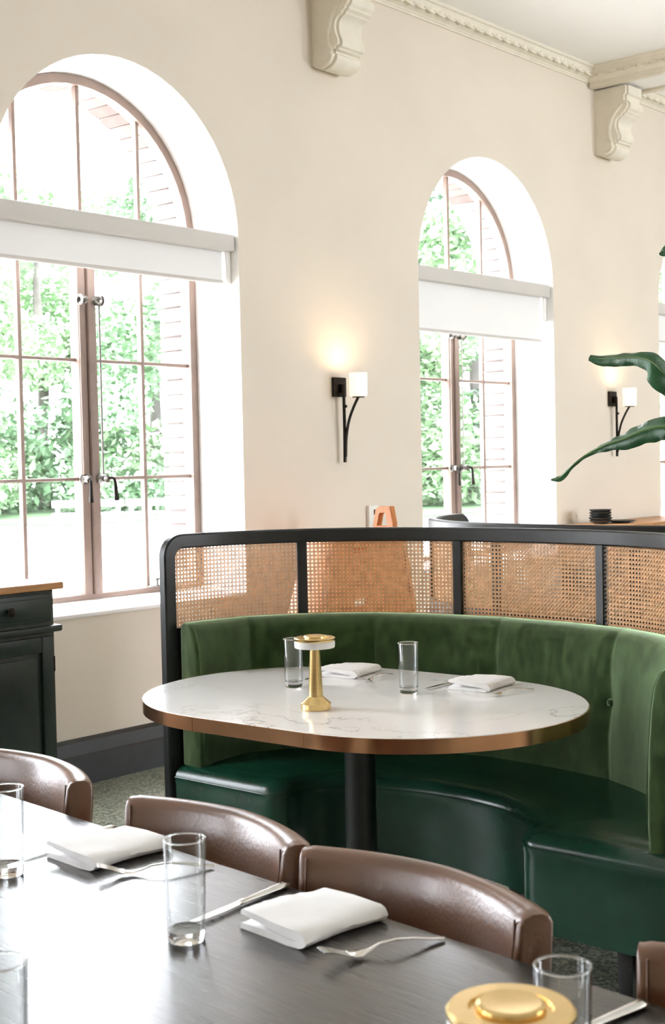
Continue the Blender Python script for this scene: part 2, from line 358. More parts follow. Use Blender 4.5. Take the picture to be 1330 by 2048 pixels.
# other walls: unseen openings on the far side are added to light the room
def open_wall(name, axis, at, spans, lo, hi, z0, z1, label):
    m = MB(); sgn = 0.25 if at > 5 else -0.25
    def bx(a0, a1, q0, q1):
        if axis == 'x': m.box(a0, a1, min(at, at + sgn), max(at, at + sgn), q0, q1)
        else: m.box(min(at, at + sgn), max(at, at + sgn), a0, a1, q0, q1)
    bx(lo, hi, 0, z0); bx(lo, hi, z1, CZ); c = lo
    for a, b in spans: bx(c, a, z0, z1); c = b
    bx(c, hi, z0, z1)
    return m.build(name, MT['wall'], label=label, cat='wall', kind='structure')
sp = [(c - 0.735, c + 0.735) for c in CENT[4:6]]  # bays left open only to brighten the window wall and ceiling
open_wall('wall_front', 'x', RY0, sp, RX0, RX1, 0.75, 3.2, 'cream wall behind the viewer, with unseen openings added for fill light')
open_wall('wall_left', 'y', RX0, [], RY0, WY + .3, 1.0, 2.0, 'plain cream end wall out of view at left')
open_wall('wall_right', 'y', RX1, [], RY0, WY + .3, 1.0, 2.0, 'plain cream end wall far at right')

# baseboard: high dark plinth with a sloping cap
bp = [(0, 0), (-0.035, 0), (-0.035, 0.125), (-0.028, 0.135), (-0.022, 0.19), (-0.012, 0.205), (0, 0.205)]
MB().prism([(WY + a, z) for a, z in bp], RX0, RX1, 'x').build('baseboard_back', MT['base'], label='tall charcoal baseboard along the window wall', cat='baseboard', kind='structure')

# ------------------------------------------------------------------ cornice, beams and corbels
CP = [(0, 3.935), (0.012, 3.935), (0.013, 3.946), (0.020, 3.949), (0.021, 3.955), (0.028, 3.958), (0.050, 3.968), (0.068, 3.986), (0.078, 4.012), (0.090, 4.014), (0.095, 4.020), (0.095, CZ)]
def egg_mesh():
    m = MB(); rings = []
    for j in range(5):
        a = PI / 2 * j / 4; ring = []
        for k in range(8):
            q = 2 * PI * k / 8; ring.append((0.030 * math.cos(q) * math.cos(a), -0.024 * math.sin(a), 0.030 * math.sin(q) * math.cos(a) * (1.0 if math.sin(q) > 0 else 1.1)))
        rings.append(ring)
    m.loft(rings)
    arc = [(0.042 * math.cos(PI + PI * t / 8) , -0.006, 0.006 + 0.042 * math.sin(PI + PI * t / 8)) for t in range(9)]
    arc = [(-0.042, -0.006, 0.034)] + arc + [(0.042, -0.006, 0.034)]
    m.tube(arc, 0.0065, 4)
    return m.mesh('egg_ornament', MT['cornice'], smooth=True)
EGG = egg_mesh()
BEAMS = [(5.36, 5.72), (8.30, 8.66), (11.24, 11.60)]
def cornice_x(n, x0, x1, eggs, label):
    t = MB().prism([(WY - d, z) for d, z in CP] + [(WY, CZ)], x0, x1, 'x').build('trim_%d' % n, MT['cornice'], label=label, cat='cornice', kind='structure')
    if eggs:
        x = x0 + 0.10
        while x < x1 - 0.09:
            link_mesh('egg_ornament', EGG, t, (x, WY - 0.054, 3.982), (math.radians(-42), 0, 0)); x += 0.098
    return t
cornice_x(1, 5.72, 8.30, True, 'egg and dart cornice above the second arched window')
cornice_x(2, 8.66, 11.24, True, 'egg and dart cornice beyond the right hand beam')
cornice_x(3, RX0, 5.36, False, 'cornice above the left arched window')
for i, (x0, x1) in enumerate(BEAMS):
    bb = MB().box(x0, x1, RY0, WY, 3.915, CZ)
    b = bb.build('trim_%d' % (4 + i), MT['ceil'], label=['ceiling beam above the left corbel', 'white ceiling beam carried by the right corbel', 'far ceiling beam beyond the third window'][i], cat='beam', kind='structure')
    prof = [(x0 - d, z) for d, z in CP] + [(x0, CZ)]
    prof = [(x0 - d, 3.912 + (z - 3.935)  * (CZ - 3.912) / (CZ - 3.935)) for d, z in CP] + [(x0, CZ)]
    MB().prism(prof, RY0, WY - 0.02, 'y').build('beam_cornice', MT['cornice'], b)
    prof2 = [(x1 + x0 - a, z) for a, z in prof]
    MB().prism(prof2, RY0, WY - 0.02, 'y').build('beam_cornice', MT['cornice'], b)
    MB().box(x0 - .012, x0 + .04, RY0, WY - .01, 3.902, 3.920).build('beam_edge', MT['cornice'], b, bevel=0.004)
    MB().box(x1 - .04, x1 + .012, RY0, WY - .01, 3.895, 3.925).build('beam_edge', MT['cornice'], b, bevel=0.004)
    if i == 1:
        y = WY - 0.13
        while y > 2.6:
            link_mesh('egg_ornament', EGG, b, (x0 - 0.054, y, 3.968), (math.radians(-42), 0, -PI / 2)); y -= 0.098
# scrolled corbels
KP = [(0.0, 3.90), (0.255, 3.90), (0.255, 3.845), (0.240, 3.835), (0.240, 3.80), (0.262, 3.785), (0.268, 3.765), (0.262, 3.745), (0.245, 3.732), (0.245, 3.722), (0.222, 3.712), (0.222, 3.703), (0.196, 3.692),
      (0.178, 3.672), (0.172, 3.64), (0.180, 3.605), (0.192, 3.58), (0.196, 3.56), (0.190, 3.545), (0.172, 3.540), (0.172, 3.530), (0.150, 3.525), (0.150, 3.515), (0.160, 3.505), (0.158, 3.485), (0.140, 3.462), (0.110, 3.447), (0.075, 3.442), (0.04, 3.452), (0.0, 3.47)]
def corbel(x0, wd, label):
    r = empty('corbel', (x0 + wd / 2, WY, 3.44), label=label, cat='corbel', group='plaster corbels under the beams')
    pr = [(-d, z - 3.44) for d, z in KP]
    MB().prism(pr, -wd / 2 + 0.02, wd / 2 - 0.02, 'x').build('corbel_body', MT['cornice'], r, smooth=True, ang=35)
    for s in (-1, 1):
        # side cheek, slightly inset, with a raised scroll following the front edge
        ck = [(-max(0, d - 0.016) if d > 0.02 else 0.0, (z - 3.44) * 0.985 + 0.008) for d, z in KP]
        xa, xb = (s * (wd / 2 - 0.022), s * wd / 2)
        MB().prism(ck, min(xa, xb), max(xa, xb), 'x').build('side_cheek', MT['cornice'], r, smooth=True, ang=35)
        sc = catmull([(s * wd / 2, -0.215, 0.335), (s * wd / 2, -0.175, 0.30), (s * wd / 2, -0.135, 0.245), (s * wd / 2, -0.118, 0.18), (s * wd / 2, -0.122, 0.12), (s * wd / 2, -0.135, 0.09)], 5)
        MB().tube(sc, lerp_list([0.006, 0.011, 0.013, 0.013, 0.012, 0.010], len(sc)), 8).build('scroll', MT['cornice'], r, smooth=True)
        sc = catmull([(s * wd / 2, -0.128, 0.08), (s * wd / 2, -0.135, 0.055), (s * wd / 2, -0.112, 0.03), (s * wd / 2, -0.08, 0.028)], 5)
        MB().tube(sc, 0.011, 8).build('scroll', MT['cornice'], r, smooth=True)
    return r
corbel(5.44, 0.22, 'cream scrolled plaster corbel between the two large arched windows')
corbel(8.37, 0.22, 'cream scrolled plaster corbel at the right end of the cornice')

# ------------------------------------------------------------------ windows
FY = 5.08
def window(n, cx, label):
    r = empty('window_%d' % n, (cx, FY, ZSILL), label=label, cat='window', kind='structure')
    Z = lambda z: z - ZSILL
    # outer frame, an arch of rectangular section
    o = [(x, z) for x, z in arch_pts(0, 0.712, 0.762)]; i = [(x, z) for x, z in arch_pts(0, 0.668, 0.80)]
    rings = []
    for (a, b), (c, d) in zip(o, i): rings.append([(a, -0.03, Z(b)), (c, -0.03, Z(d)), (c, 0.035, Z(d)), (a, 0.035, Z(b))])
    MB().loft(rings).build('window_frame', MT['winframe'], r, smooth=True, ang=35)
    MB().box(-0.712, 0.712, -0.03, 0.035, Z(0.762), Z(0.800)).build('bottom_rail', MT['winframe'], r, bevel=0.004)
    MB().box(-0.69, 0.69, -0.03, 0.035, Z(2.45), Z(2.51)).build('transom', MT['winframe'], r, bevel=0.004)
    for s in (-1, 1):
        MB().box(min(s * 0.003, s * 0.050), max(s * 0.003, s * 0.050), -0.045 if s > 0 else -0.035, 0.03, Z(0.795), Z(2.455)).build('meeting_stile', MT['winframe'], r, bevel=0.006)
        MB().box(s * 0.364 - .010, s * 0.364 + .010, -0.012, 0.02, Z(0.795), Z(2.455)).build('glazing_bar', MT['winframe'], r, bevel=0.003, seg=1)
        zt = ZS + math.sqrt(0.68 ** 2 - 0.364 ** 2)
        MB().box(s * 0.364 - .009, s * 0.364 + .009, -0.012, 0.02, Z(2.50), Z(zt)).build('glazing_bar', MT['winframe'], r, bevel=0.003, seg=1)
        for z in (1.342, 1.900):
            a, b = sorted((s * 0.045, s * 0.675))
            MB().box(a, b, -0.011, 0.019, Z(z) - .008, Z(z) + .008).build('glazing_bar', MT['winframe'], r, bevel=0.003, seg=1)
    MB().box(-.010, .010, -0.012, 0.02, Z(2.50), Z(ZS + 0.685)).build('glazing_bar', MT['winframe'], r, bevel=0.003, seg=1)
    MB().lathe([(0, -0.012), (0.008, -0.010), (0.008, 0)], 10).build('bolt', MT['winframe'], r, loc=(0, -0.03, Z(ZS + .69)), rot=(PI / 2, 0, 0))
    xs = [-0.668, -0.364, -0.048, 0.048, 0.364, 0.668]
    for a, b in ((0, 1), (1, 2), (3, 4), (4, 5)):
        for z0, z1 in ((0.80, 1.342), (1.342, 1.90), (1.90, 2.45)):
            MB().box(xs[a] + .004, xs[b] - .004, 0.002, 0.006, Z(z0), Z(z1)).build('pane', MT['pane'], r)
    fx = [-0.668, -0.364, 0, 0.364, 0.668]
    for a, b in zip(fx[:-1], fx[1:]):
        pts = [(a + .003, Z(2.51)), (b - .003, Z(2.51))]
        for t in range(9):
            x = (b - .003) + ((a + .003) - (b - .003)) * t / 8; pts.append((x, Z(ZS + math.sqrt(max(0, 0.672 ** 2 - x * x)))))
        MB().prism(pts, 0.002, 0.006, 'y').build('pane', MT['pane'], r)
    # espagnolette hardware: rosettes with knobs, lever handles and rods
    for s, xk, xl in ((-1, -0.045, -0.062), (1, 0.050, 0.066)):
        zk, zl = Z(2.178), Z(1.342)
        y0 = -0.045 if s > 0 else -0.035
        k = MB().lathe([(0, 0), (0.022, 0), (0.024, 0.006), (0.016, 0.012), (0.010, 0.016), (0.010, 0.024), (0.018, 0.030), (0.020, 0.038), (0.014, 0.046), (0, 0.048)], 14)
        k.build('knob', MT['nickel'], r, smooth=True, loc=(xk, y0, zk), rot=(PI / 2, 0, s * -0.3))
        MB().lathe([(0.013, 0), (0.026, 0.004), (0.013, 0.008)], 12, close=True).build('knob_collar', MT['nickel'], r, smooth=True, loc=(xk + s * .012, y0 - .02, zk), rot=(0, PI / 2, 0))
        g = MB().lathe([(0, 0), (0.024, 0), (0.026, 0.006), (0.018, 0.014), (0.014, 0.03), (0.019, 0.034), (0.019, 0.046), (0, 0.050)], 14)
        g.build('rosette', MT['nickel'], r, smooth=True, loc=(xk, y0, zl), rot=(PI / 2, 0, 0))
        hd = catmull([(xk, y0 - .040, zl), (xk + s * .03 - .0, y0 - .048, zl + .004), (xk + s * .045, y0 - .05, zl - .012), (xk + s * .050, y0 - .05, zl - .06), (xk + s * .054, y0 - .05, zl - .105)] if s > 0 else
                     [(xk, y0 - .040, zl), (xk - .004, y0 - .055, zl - .004), (xk - .006, y0 - .06, zl - .03), (xk - .006, y0 - .06, zl - .07), (xk - .006, y0 - .06, zl - .11)], 4)
        MB().tube(hd, lerp_list([.008, .007, .008, .009, .013], len(hd)), 8).build('lever_handle', MT['iron'], r, smooth=True)
        MB().tube([(xk + s * .006, y0 - .014, zl + .02), (xk + s * .006, y0 - .014, zk - .01)], 0.0045, 8).build('bolt_rod', MT['winframe'] if s < 0 else MT['nickel'], r, smooth=True)
    # casement stay on the bottom rail
    MB().box(0.34, 0.47, -0.050, -0.030, Z(0.800), Z(0.808)).build('stay_bar', MT['nickel'], r, bevel=0.002)
    MB().lathe([(0.012, 0), (0.006, 0.006), (0.005, 0.022), (0.013, 0.030), (0.013, 0.036), (0, 0.040)], 12).build('stay_knob', MT['nickel'], r, smooth=True, loc=(0.395, -0.04, Z(0.808)))
    return r
W1 = window(1, WX0, 'large arched casement window at left, beside the dark cabinet')
def wcopy(n, k, label):
    c = copy_tree(W1); c.name = 'window_%d' % n; c.location.x = WX0 + k * WSTEP; c['label'] = label; return c
wcopy(2, 1, 'arched casement window between the two lit wall lamps')
wcopy(3, 2, 'arched casement window cut by the right edge, behind the leaves')
wcopy(4, -1, 'arched casement window beyond the left edge of the view')
wcopy(5, -2, 'arched casement window farthest to the left, out of view')
wcopy(7, -3, 'arched casement window by the left end wall, out of view, added for side light')  # unseen extra bay, added to bring in more light from the left
wcopy(6, 3, 'arched casement window farthest to the right, out of view')

def blind(cx, drop, label):
    r = empty('roller_blind', (cx, WY, 2.45), label=label, cat='blind', group='white roller blinds in the windows')
    MB().box(-0.728, 0.728, 0.018, 0.105, 0.0, 0.082).build('blind_cassette', MT['blindcase'], r, bevel=0.006)
    MB().box(-0.690, 0.690, 0.072, 0.074, drop + .008, 0.012).build('blind_fabric', MT['fabric'], r)
    MB().tube([(-0.690, 0.073, drop), (0.690, 0.073, drop)], 0.010, 10).build('bottom_bar', MT['blindcase'], r, smooth=True)
    for s in (-1, 1):
        a, b = sorted((s * 0.700, s * 0.731))
        MB().box(a, b, 0.05, 0.115, -0.16, 0.0).build('end_bracket', MT['reveal'], r, bevel=0.003)
    return r
blind(WX0, -0.150, 'short white roller blind across the large left window')
blind(WX0 + WSTEP, -0.285, 'longer white roller blind across the middle window')
blind(WX0 + 2 * WSTEP, -0.20, 'white roller blind in the window at the right edge')

# ------------------------------------------------------------------ outside
gnd = MB().box(-60, 140, 5.3, 160, -0.4, -0.3).build('ground', MT['ground'], label='pale gravel yard outside the windows', cat='ground', kind='structure')
def lawn():
    m = MB(); n = 40; vs = []
    for i in range(n + 1):
        a = math.radians(5 + 75 * i / n); r0 = 41 + 1.2 * math.sin(i * 1.7); vs += [(r0 * math.cos(a), r0 * math.sin(a), -0.27), (95 * math.cos(a), 95 * math.sin(a), -0.1)]
    m.add(vs, [(2 * i, 2 * i + 1, 2 * i + 3, 2 * i + 2) for i in range(n)])
    m.build('lawn', MT['grass'], label='green lawn below the trees outside', cat='lawn', kind='structure')
lawn()
def crown_mesh(seed, mi, nleaf, rx, rz, size):
    rnd = random.Random(seed); m = MB(); blobs = []
    for i in range(13):
        a = rnd.uniform(0, 2 * PI); t = rnd.uniform(-1, 1); rr = rnd.uniform(0.35, 0.9) * math.sqrt(1 - 0.75 * t * t)
        blobs.append((Vector((rx * rr * math.cos(a), rx * rr * math.sin(a), rz * t)), rnd.uniform(0.3, 0.5) * rx))
    for i in range(nleaf):
        c, br = blobs[rnd.randrange(len(blobs))]
        d = Vector((rnd.gauss(0, 1), rnd.gauss(0, 1), rnd.gauss(0, 0.75))).normalized() * br * rnd.uniform(0.55, 1.0) ** 0.5
        p = c + d; u = Vector((rnd.gauss(0, 1), rnd.gauss(0, 1), rnd.gauss(0, .6))).normalized(); v = u.cross(Vector((rnd.gauss(0, .5), rnd.gauss(0, .5), 1))).normalized()
        s = size * rnd.uniform(0.6, 1.3); b = p + u * s
        m.add([p - u * s, p + v * s * .5 + Vector((0, 0, -.1 * s)), b, p - v * s * .5], [(0, 1, 2, 3)])
    return m.mesh('foliage', MT['leaf'][mi], fix=False)
CROWNS = [crown_mesh(1, 0, 8000, 3.6, 4.6, 0.19), crown_mesh(2, 1, 8000, 3.2, 5.4, 0.19), crown_mesh(3, 2, 8000, 3.8, 4.4, 0.19)]
BUSH = [crown_mesh(11, 1, 3500, 1.9, 1.1, 0.11), crown_mesh(12, 0, 3500, 2.1, 1.0, 0.11)]
TRUNK = MB().tube(catmull([(0, 0, 0), (.08, .05, 2.2), (-.05, .1, 4.5), (.1, 0, 7.5), (0, 0, 10)], 4), lerp_list([.32, .24, .2, .14, .05], 17), 8).mesh('trunk', MT['bark'], smooth=True)
rt = random.Random(21)
KIND = ['pale green leafy tree outside beyond the gravel yard', 'mid green tall tree outside beyond the gravel yard', 'bluish green broad tree outside beyond the gravel yard']
for row, (dist, step, a0) in enumerate(((47, 8.6, 12), (57, 8.8, 16.5), (69, 8.8, 12.5))):
    a = a0
    while a < 66:
        k = rt.randrange(3); d = dist + rt.uniform(-1.5, 1.5)
        t = empty('tree', (d * math.cos(math.radians(a)), d * math.sin(math.radians(a)), -0.25), rt.uniform(0, 6.28), label=KIND[k], cat='tree', group='trees outside the windows, kind %d' % (k + 1))
        t['group'] = ['pale trees outside', 'mid green trees outside', 'bluish trees outside'][k]
        s = rt.uniform(0.85, 1.15) * (1 + .22 * row); t.scale = (s, s, s)
        link_mesh('foliage', CROWNS[k], t, (0, 0, 5.9)); link_mesh('trunk', TRUNK, t)
        a += step * rt.uniform(0.95, 1.08)
for i, a in enumerate((19, 24.5, 30, 35.5, 41, 46.5, 52, 57.5)):
    d = 51.8 + rt.uniform(-.3, .3)
    b = link_mesh('bush', BUSH[i % 2], None, (d * math.cos(math.radians(a)), d * math.sin(math.radians(a)), 0.9), (0, 0, i), label='rounded green bush under the trees outside', cat='bush', group='bushes outside the windows'); b.scale = (2.0, 2.0, 2.3)
# two long white benches on the yard
def bench(az, d, ln, label):
    r = empty('garden_bench', (d * math.cos(math.radians(az)), d * math.sin(math.radians(az)), -0.3), math.radians(az) - PI / 2, label=label, cat='bench', group='white benches outside the left window')
    for y in (-.25, 0): MB().box(-ln / 2, ln / 2, y - .1, y + .1, .42, .47).build('seat_plank', MT['bench'], r, bevel=.01)
    MB().box(-ln / 2, ln / 2, .14, .18, .62, .80).build('back_plank', MT['bench'], r, bevel=.01)
    for x in (-ln * .42, -ln * .14, ln * .14, ln * .42):
        MB().box(x - .06, x + .06, -.32, .14, 0, .42).build('leg', MT['bench'], r, bevel=.01)
        MB().box(x - .05, x + .05, .10, .15, .0, .78).build('back_post', MT['bench'], r, bevel=.01)
bench(50.9, 37, 1.9, 'white garden bench in the yard, the left one of two')
bench(48.0, 37, 1.75, 'white garden bench in the yard, the right one of two')

# ------------------------------------------------------------------ wall lamps
def sconce_root(x):
    r = empty('wall_lamp', (x, WY, 1.394), cat='wall lamp', group='lit wall lamps')
    MB().box(-0.052, 0.052, -0.016, 0, 0.352, 0.456).build('back_plate', MT['iron'], r, bevel=0.003)
    MB().box(-0.010, 0.010, -0.044, -0.014, 0.372, 0.420).build('bracket', MT['iron'], r, bevel=0.003)
    MB().tube([(0, -0.040, 0.0), (0, -0.041, .15), (0, -0.040, 0.415)], [0.0095, .009, .0085], 8).build('stem', MT['iron'], r, smooth=True)
    MB().lathe([(0, 0), (0.007, 0), (0.009, 0.006), (0.007, .012), (0, .013)], 10).build('stem_knob', MT['iron'], r, smooth=True, loc=(0.0, -0.046, 0.30), rot=(PI / 2, 0, 0))
    arm = catmull([(0, -0.046, 0.03), (0, -0.052, 0.13), (0, -0.072, 0.22), (0, -0.105, 0.29), (0, -0.140, 0.345)], 5)
    MB().tube(arm, 0.0075, 8).build('arm', MT['iron'], r, smooth=True)
    MB().lathe([(0, 0), (0.034, 0), (0.034, 0.005), (0, 0.005)], 20).build('cup', MT['iron'], r, loc=(0, -0.142, 0.343))
    MB().lathe([(0, 0), (0.040, 0), (0.047, 0.008), (0.048, 0.125), (0.045, 0.125), (0.044, 0.010), (0, 0.006)], 28, close=False).build('lamp_shade', MT['shade'], r, smooth=True, ang=50, loc=(0, -0.142, 0.348))
    l = bpy.data.lights.new('bulb', 'POINT'); l.energy = 2.4; l.color = (1.0, 0.72, 0.45); l.shadow_soft_size = 0.025
    o = bpy.data.objects.new('bulb', l); COL.objects.link(o); o.parent = r; o.location = (0, -0.142, 0.44)
    return r
s1 = sconce_root(5.595); s1['label'] = 'black wall lamp with glowing opal cylinder shade between the two big windows'
s2 = copy_tree(s1); s2.location.x = 8.555; s2['label'] = 'black wall lamp with glowing opal shade behind the long leaf at right'

# thermostat
t = empty('thermostat', (5.857, WY, 1.025), label='small white thermostat with dark display on the cream wall', cat='thermostat')
MB().box(-0.043, 0.043, -0.022, 0, 0, 0.128).build('housing', MT['plastic'], t, bevel=0.004)
MB().box(-0.004, 0.026, -0.0235, -0.021, 0.075, 0.105).build('display', MT['dark'], t)
MB().box(0.004, 0.026, -0.025, -0.021, 0.050, 0.060).build('button', MT['plastic'], t, bevel=0.001, seg=1)

# ------------------------------------------------------------------ cabinets along the window wall
def cabinet(x0, x1, depth, label, plain=False):
    wd = x1 - x0; H = 0.95
    r = empty('sideboard', ((x0 + x1) / 2, WY - 0.04, 0), label=label, cat='cabinet', group='dark sideboards along the window wall')
    h = wd / 2; d = depth
    MB().box(-h + .03, h - .03, -d + .03, 0, 0.08, H - .028).build('cabinet_body', MT['cabinet'], r, bevel=0.004)
    MB().box(-h + .05, h - .05, -d + .06, -.02, 0.0, 0.09).build('plinth', MT['cabinet'], r)
    MB().box(-h, h, -d, 0, H - .028, H).build('cabinet_top', MT['oak'], r, bevel=0.004)
    MB().box(-h + .004, h - .004, -d + .006, -.004, 0.755, 0.782).build('waist_moulding', MT['cabinet'], r, bevel=0.008)
    n = 3; cw = (wd - .06) / n
    for i in range(n):
        a = -h + .03 + i * cw; b = a + cw; y = -d + .03
        dr = MB().box(a + .018, b - .018, y - .008, y + .01, 0.795, 0.908).build('drawer', MT['cabinet'], r, bevel=0.003)
        MB().box(a + .036, b - .036, y - .014, y, 0.812, 0.891).build('drawer_panel', MT['cabinet'], dr, bevel=0.005)
        MB().lathe([(0.009, 0), (0.007, 0.010), (0.016, 0.018), (0.018, 0.026), (0.011, 0.034), (0, 0.036)], 16).build('knob', MT['iron'], dr, smooth=True, loc=((a + b) / 2, y - .012, 0.852), rot=(PI / 2, 0, 0))
        dm = MB(); dx0, dx1, z0, z1 = a + .018, b - .018, 0.11, 0.740
        dm.box(dx0, dx1, y - .006, y + .01, z0, z1)
        do = dm.build('door', MT['cabinet'], r, bevel=0.003)
        for q in ((dx0, dx0 + .055, z0, z1), (dx1 - .055, dx1, z0, z1), (dx0 + .055, dx1 - .055, z0, z0 + .06), (dx0 + .055, dx1 - .055, z1 - .06, z1)):
            MB().box(q[0], q[1], y - .018, y, q[2], q[3]).build('door_rail', MT['cabinet'], do, bevel=0.004)
        MB().box(dx0 + .075, dx1 - .075, y - .013, y, z0 + .08, z1 - .08).build('door_panel', MT['cabinet'], do, bevel=0.006)
        MB().tube([(dx1 + .004, y - .012, .18), (dx1 + .004, y - .012, .24)], .005, 8).build('hinge', MT['iron'], do, smooth=True)
        MB().tube([(dx1 + .004, y - .012, .60), (dx1 + .004, y - .012, .66)], .005, 8).build('hinge', MT['iron'], do, smooth=True)
    return r
cabinet(1.96, 3.362, 0.42, 'dark green black sideboard with wooden top in front of the left window')
cabinet(7.815, 9.255, 0.42, 'dark sideboard with wooden top under the right wall lamp, carrying plates')
# stacked dark bowls and a plate on the far cabinet
bowl = MB().lathe([(0, 0.0), (0.045, 0.0), (0.048, 0.004), (0.066, 0.012), (0.075, 0.024), (0.072, 0.024), (0.062, 0.015), (0.044, 0.008), (0, 0.008)], 28).mesh('bowl', MT['plate'], smooth=True)
BL = ['lowest dark bowl of the stack on the far sideboard', 'second dark bowl from the bottom of the stack', 'middle dark bowl of the stack on the far sideboard', 'second dark bowl from the top of the stack', 'topmost dark bowl of the stack on the far sideboard']
for i in range(5):
    o = link_mesh('bowl', bowl, None, (7.985, 4.535, 0.952 + i * 0.0175), (0, 0, i), label=BL[i], cat='bowl', group='stacked dark bowls')
    s = 1.0 if i != 1 else 1.06; o.scale = (s, s, 1)
MB().lathe([(0, 0), (0.05, 0), (0.085, 0.010), (0.10, 0.014), (0.098, 0.017), (0.06, 0.008), (0, 0.006)], 32).build('plate', MT['plate'], None, smooth=True, loc=(8.14, 4.47, 0.952), label='flat dark plate beside the stack of bowls', cat='plate')

# ------------------------------------------------------------------ wooden high chair behind the booth
hc = empty('high_chair', (5.12, 4.2, 0), label='orange wooden high chair with slotted tapered panel, seen through the cane', cat='high chair')
def trap(z, s=1): # half widths of the tapered panel at height z
    return 0.50 - 0.22 * z / 1.03
def panel_with_slots():
    m = MB(); zs = [0.0, 0.62, 0.66, 0.93, 0.965, 1.03]
    def row(z0, z1, gaps):
        a0, a1 = trap(z0), trap(z1); cuts = [-1] + gaps + [1]
        for k in range(0, len(cuts) - 1, 2):
            l, rr = cuts[k], cuts[k + 1]
            X = lambda z, c, a: (c * a if abs(c) == 1 else c)
            m.prism([(X(z0, l, a0), z0), (X(z0, rr, a0), z0), (X(z1, rr, a1), z1), (X(z1, l, a1), z1)], -0.022, 0.0, 'y')
    row(0.12, 0.70, []); row(0.70, 0.735, [-0.12, -0.02]); row(0.735, 0.955, []); row(0.955, 0.985, [-0.12, -0.02]); row(0.985, 1.045, [])
    return m
panel_with_slots().build('front_panel', MT['teak'], hc)
for s in (-1, 1):
    m = MB(); rings = []
    for z, dz in ((0, 0.30), (0.55, 0.22), (1.06, 0.14)):
        a = s * trap(z); rings.append([(a, -0.03, z), (a + s * -0.028, -0.03, z), (a + s * -0.028, dz, z), (a, dz, z)])
    MB().loft(rings).build('side_panel', MT['teak'], hc, bevel=0.004)
# upright loop handle on the right side
hp = [(-0.03, 1.055), (-0.03, 1.09), (-0.012, 1.172), (0.055, 1.172), (0.075, 1.155), (0.098, 1.055)]
hi = [(0.000, 1.075), (0.004, 1.10), (0.014, 1.140), (0.048, 1.140), (0.056, 1.130), (0.070, 1.075)]
mm = MB(); n = 6
for k in range(n):
    l = (k + 1) % n
    q = [hp[k], hp[l], hi[l], hi[k]]
    mm.prism(q, 0.175, 0.215, 'x')
mm.build('loop_handle', MT['teak'], hc)
MB().box(-0.26, 0.26, -0.005, 0.14, 0.50, 0.53).build('seat_board', MT['teak'], hc, bevel=.004)
MB().box(-0.27, 0.27, 0.10, 0.125, 0.80, 1.00).build('back_board', MT['teak'], hc, bevel=.004)

# ------------------------------------------------------------------ curved booths
BA, BB, BN = 0.725, 0.865, 2.3
def booth_curve():
    pts = []
    for i in range(1601):
        th = PI / 2 - PI * i / 1600; c, s = math.cos(th), math.sin(th)
        x = BA * abs(c) ** (2 / BN); y = BB * math.copysign(abs(s) ** (2 / BN), s)
        if x >= 0.07: pts.append(Vector((x, y, 0)))
    L = [0.0]
    for a, b in zip(pts[:-1], pts[1:]): L.append(L[-1] + (b - a).length)
    return pts, L
BP, BLN = booth_curve(); LB = BLN[-1]
import bisect
def FP(s, n, z):
    sc = min(max(s, 0.0), LB); i = min(max(bisect.bisect(BLN, sc) - 1, 0), len(BP) - 2)
    t = (sc - BLN[i]) / max(1e-9, BLN[i + 1] - BLN[i]); p = BP[i].lerp(BP[i + 1], t)
    a = max(0, i - 12); b = min(len(BP) - 1, i + 13); tg = (BP[b] - BP[a]).normalized()
    p = p + tg * (s - sc); nr = Vector((-tg.y, tg.x, 0))
    return Vector((p.x + nr.x * n, p.y + nr.y * n, z))
